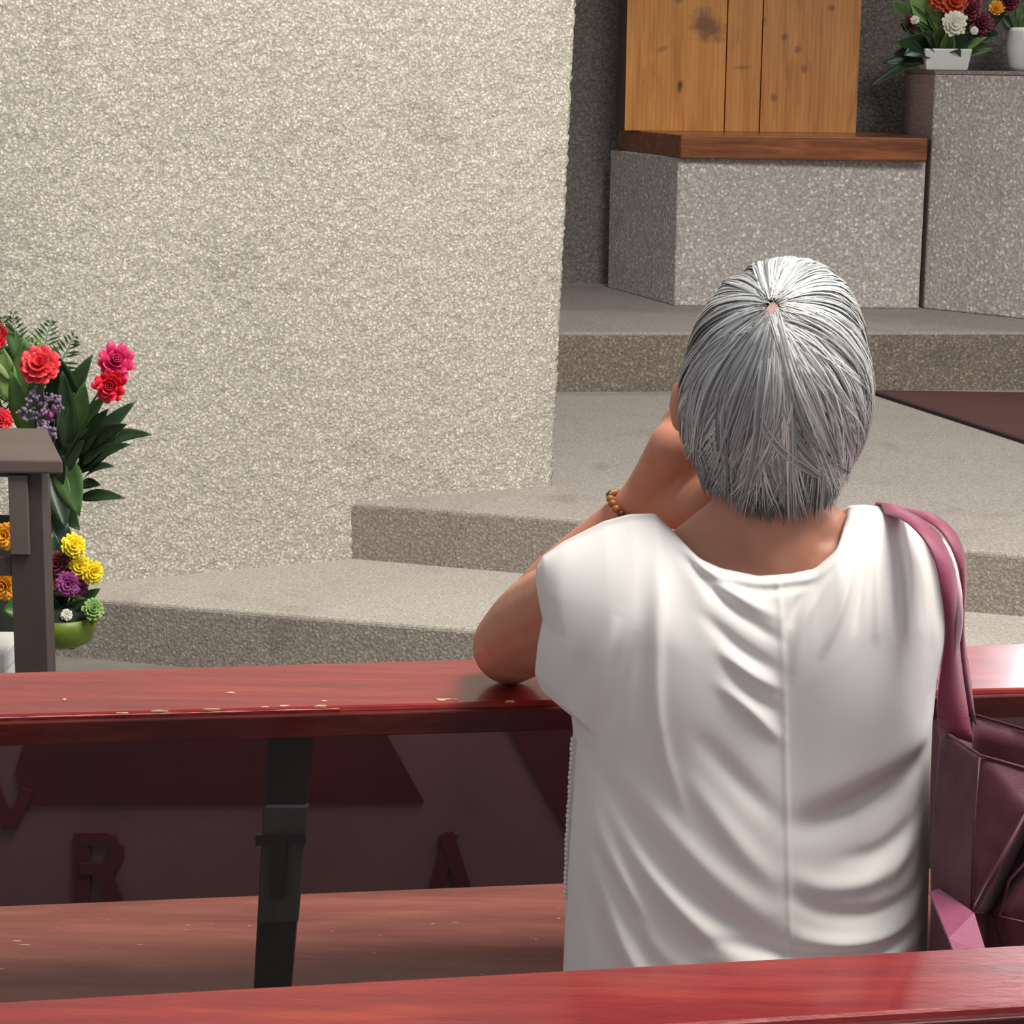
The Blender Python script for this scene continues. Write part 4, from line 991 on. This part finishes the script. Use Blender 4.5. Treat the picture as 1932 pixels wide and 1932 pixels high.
for (a, b, wd_, mi) in LV:
    dy = random.uniform(-0.09, 0.05)
    leafmesh('leaf', W(a[0], a[1], Yf + 0.02), W(b[0], b[1], Yf + dy), wd_, M[('leaf', 'leaf2', 'leaf3')[mi]], fa_, random.uniform(0.02, 0.08), random.uniform(0.15, 0.4), Vector((random.uniform(-.5, .5), -1, random.uniform(0.1, .8))))
for (a, b, wd_, mi) in (((70, 790), (140, 635), .05, 'fern'), ((60, 780), (95, 608), .05, 'fern'), ((40, 780), (25, 592), .045, 'fern'), ((20, 790), (5, 600), .045, 'leaf2'), ((50, 800), (65, 640), .055, 'leaf3'), ((10, 790), (-50, 620), .05, 'fern')):
    frond(fa_, W(a[0], a[1], Yf + 0.05), W(b[0], b[1], Yf + random.uniform(-0.02, 0.08)), wd_, M[mi])
for (x, y) in ((60, 745), (85, 760), (50, 775), (100, 785), (70, 790), (110, 765), (92, 812)):
    p = W(x, y, Yf - 0.11 + random.uniform(-.02, .02)); bm = bmesh.new()
    blob(bm, p, 0.004, 6)
    for k in range(16):
        e_ = p + Vector([max(-.022, min(.022, random.gauss(0, 0.012))) for _ in range(3)]); blob(bm, e_, random.uniform(0.003, 0.006), 6); add_tube(bm, [p, e_], 0.0009, 4)
    from_bm('filler_sprig', bm, M['lilac'] if y != 785 else M['purp_fl'], fa_, True); st_(p, 0.0015)
tag(fa_, 'tall flower arrangement with coral and crimson blooms and dark leaves by the wall', 'flowers')

# green basket of yellow and purple flowers
Yb = 4.85
bc_ = W(118, 1180, Yb); rB = 0.078; zb0 = W(118, 1226, Yb - rB*0.6).z
bs = empty('flower_basket', (bc_.x, Yb, zb0 - 0.02))
# stand lifting the basket
lathe('bowl', (bc_.x, Yb, zb0), [(0.045, 0.0), (0.066, 0.012), (rB, 0.045), (rB*1.02, 0.07), (rB*0.93, 0.07), (rB*0.9, 0.05), (0.03, 0.045)], M['basket'], bs)
lathe('foam', (bc_.x, Yb, zb0 + 0.04), [(0.068, 0.0), (0.066, 0.03), (0.04, 0.05), (0.005, 0.058)], M['soil'], bs)
tube('handle', catmull([(bc_.x + rB*math.cos(a)*1.0, Yb - 0.03 + 0.02*math.sin(a), zb0 + 0.06 + 0.065*math.sin(a)) for a in np.linspace(0, math.pi, 9)], 20), 0.008, M['basket'], bs)
px_ = W(52, 1200, Yb).x
lathe('stand', (px_, Yb, 0.0), [(0.05, 0.0), (0.05, 0.012), (0.012, 0.02), (0.012, zb0 - 0.008), (0.02, zb0 - 0.004)], M['post'], bs)
box8('stand_arm', [(px_ - .02, Yb - .02, zb0 - .006), (bc_.x + .03, Yb - .02, zb0 - .006), (bc_.x + .03, Yb + .02, zb0 - .006), (px_ - .02, Yb + .02, zb0 - .006), (px_ - .02, Yb - .02, zb0), (bc_.x + .03, Yb - .02, zb0), (bc_.x + .03, Yb + .02, zb0), (px_ - .02, Yb + .02, zb0)], M['post'], bs)
for (x, y, r, mt, fc) in ((138, 1030, .030, 'yell_fl', (.5, -1, .5)), (150, 1070, .028, 'yell_fl', (.2, -1, .4)), (174, 1080, .028, 'yell_fl', (.6, -1, .2)), (90, 1108, .022, 'yell_fl', (0, -1, 0)), (10, 1012, .034, 'oran_fl', (-.1, -1, .3)), (8, 1105, .034, 'oran_fl', (-.2, -1, .1)),
                         (108, 1068, .034, 'wine_fl', (0, -1, .5)), (128, 1102, .030, 'purp_fl', (.2, -1, .2)), (148, 1108, .024, 'purp_fl', (.4, -1, .2)), (113, 1092, .016, 'red_fl', (0, -1, .2)), (126, 1160, .014, 'white_fl', (0.1, -1, .3)), (175, 1150, .026, 'leaf3', (.5, -1, .6))):
    dy = random.uniform(-0.06, 0.0) - (0.05 if mt == 'white_fl' else 0)
    p = W(x, y, Yb + dy); bloom(bs, p, r, M[mt], fc, MUM, 0.42)
    q = Vector((bc_.x, Yb, zb0 + 0.07)); tube('stem', [q, p.lerp(q, 0.5) + Vector((0, .012, .005)), p + Vector((0, 0.012, 0))], 0.002, M['stem'], bs, 6)
for (a, b, wd_, mi) in (((115, 1150), (100, 1000), .05, 0), ((120, 1140), (128, 985), .045, 0), ((110, 1120), (150, 1012), .04, 0), ((140, 1150), (190, 1110), .03, 1), ((100, 1150), (92, 1060), .05, 0), ((110, 1170), (165, 1130), .03, 0), ((100, 1180), (98, 1120), .04, 0), ((60, 1150), (20, 1060), .05, 0), ((60, 1150), (5, 1150), .06, 1), ((80, 1150), (40, 990), .06, 0)):
    leafmesh('leaf', W(*a, Yb), W(*b, Yb + random.uniform(-.05, .05)), wd_, M[('leaf', 'leaf2')[mi]], bs, 0.05, 0.3)
tag(bs, 'low green basket of yellow and purple flowers on a stand behind the table leg', 'flower basket')

# flowers on the altar
random.seed(11)
Ya = ar_.y + 0.30; az2 = az + 0.0155
pc = W(1781, 130, Ya); 
pt = empty('flower_pot', (pc.x, Ya, az2))
hw = 0.105; ph = W(1781, 92, Ya).z - az2
box8('pot', [(pc.x - hw*.86, Ya - .07, az2), (pc.x + hw*.86, Ya - .07, az2), (pc.x + hw*.86, Ya + .09, az2), (pc.x - hw*.86, Ya + .09, az2), (pc.x - hw, Ya - .085, az2 + ph), (pc.x + hw, Ya - .085, az2 + ph), (pc.x + hw, Ya + .1, az2 + ph), (pc.x - hw, Ya + .1, az2 + ph)], M['white_pot'], pt, 0.006)
root = Vector((pc.x, Ya, az2 + ph))
def altar_leaf(a, b, wd_, mi, par=pt, y0=Ya): leafmesh('leaf', W(*a, y0), W(*b, y0 + (random.uniform(-.14, .02) if par == pt else random.uniform(0.0, .10))), wd_, M[mi], par, 0.05, 0.35, Vector((random.uniform(-.4, .4), -1, random.uniform(0, .6))))
for (a, b, wd_, mi) in (((1770, 105), (1780, 45), .11, 'leaf2'), ((1785, 108), (1790, 55), .07, 'leaf3'), ((1790, 105), (1840, 55), .09, 'leaf'), ((1800, 100), (1878, 92), .07, 'leaf2'), ((1795, 108), (1862, 70), .05, 'leaf3'), ((1770, 105), (1740, 60), .09, 'leaf'), ((1780, 112), (1760, 95), .06, 'leaf'), ((1790, 118), (1812, 92), .06, 'leaf'),
                    ((1770, 95), (1690, 80), .10, 'leaf'), ((1760, 95), (1700, 40), .11, 'leaf'), ((1760, 80), (1680, 0), .10, 'leaf2'), ((1770, 70), (1715, -20), .12, 'leaf3'), ((1775, 70), (1745, -10), .10, 'leaf2'), ((1770, 100), (1665, 120), .10, 'leaf'), ((1750, 110), (1640, 165), .05, 'leaf'), ((1800, 70), (1850, -10), .09, 'leaf'), ((1810, 80), (1900, 20), .10, 'leaf'), ((1810, 80), (1890, 62), .07, 'leaf'), ((1780, 60), (1770, -30), .1, 'leaf'), ((1800, 60), (1830, -40), .1, 'leaf'), ((1760, 100), (1705, 105), .1, 'leaf')):
    altar_leaf(a, b, wd_, mi)
for (x, y, r, mt, dy) in ((1800, 44, .058, 'white_fl', -.16), (1800, 5, .075, 'oran2', -.10), (1775, -5, .06, 'oran2', -.09), (1830, 18, .055, 'wine_fl', -.11), (1850, 45, .06, 'wine_fl', -.09), (1880, 15, .035, 'oran_fl', -.08), (1905, 3, .05, 'wine_fl', -.06), (1835, -15, .06, 'red_fl', -.08), (1726, 38, .020, 'white_fl', -.1), (1838, 58, .018, 'white_fl', -.14), (1715, 45, .04, 'wine_fl', -.04), (1900, -20, .05, 'oran_fl', -.05)):
    p = W(x, y, Ya + dy); bloom(pt, p, r, M[mt], (random.uniform(-.2, .2), -1, random.uniform(0, .4)), MUM, 0.42)
    tube('stem', [root, root.lerp(p, .5) + Vector((0, .02, .02)), p + Vector((0, .02, 0))], 0.004, M['stem'], pt, 6)
tag(pt, 'square white pot of white, orange and wine flowers on the altar block', 'flower pot')
v2 = W(1928, 130, Ya + 0.17); vz = empty('flower_vase', (v2.x, Ya + 0.17, az2))
lathe('vase', (v2.x, Ya + 0.17, az2), [(0.05, 0), (0.06, 0.02), (0.075, 0.1), (0.07, 0.17), (0.062, 0.19), (0.055, 0.19), (0.05, 0.12)], M['white_pot'], vz)
for (b, wd_, mi) in (((1890, 30), .08, 'leaf'), ((1925, 10), .09, 'leaf'), ((1960, 20), .09, 'leaf2'), ((1940, -30), .08, 'leaf'), ((1905, -20), .08, 'leaf2'), ((1985, 60), .08, 'leaf')):
    altar_leaf((1925, 62), b, wd_, mi, vz, Ya + 0.17)
tag(vz, 'rounded pale vase with dark leaves on the altar block', 'vase')
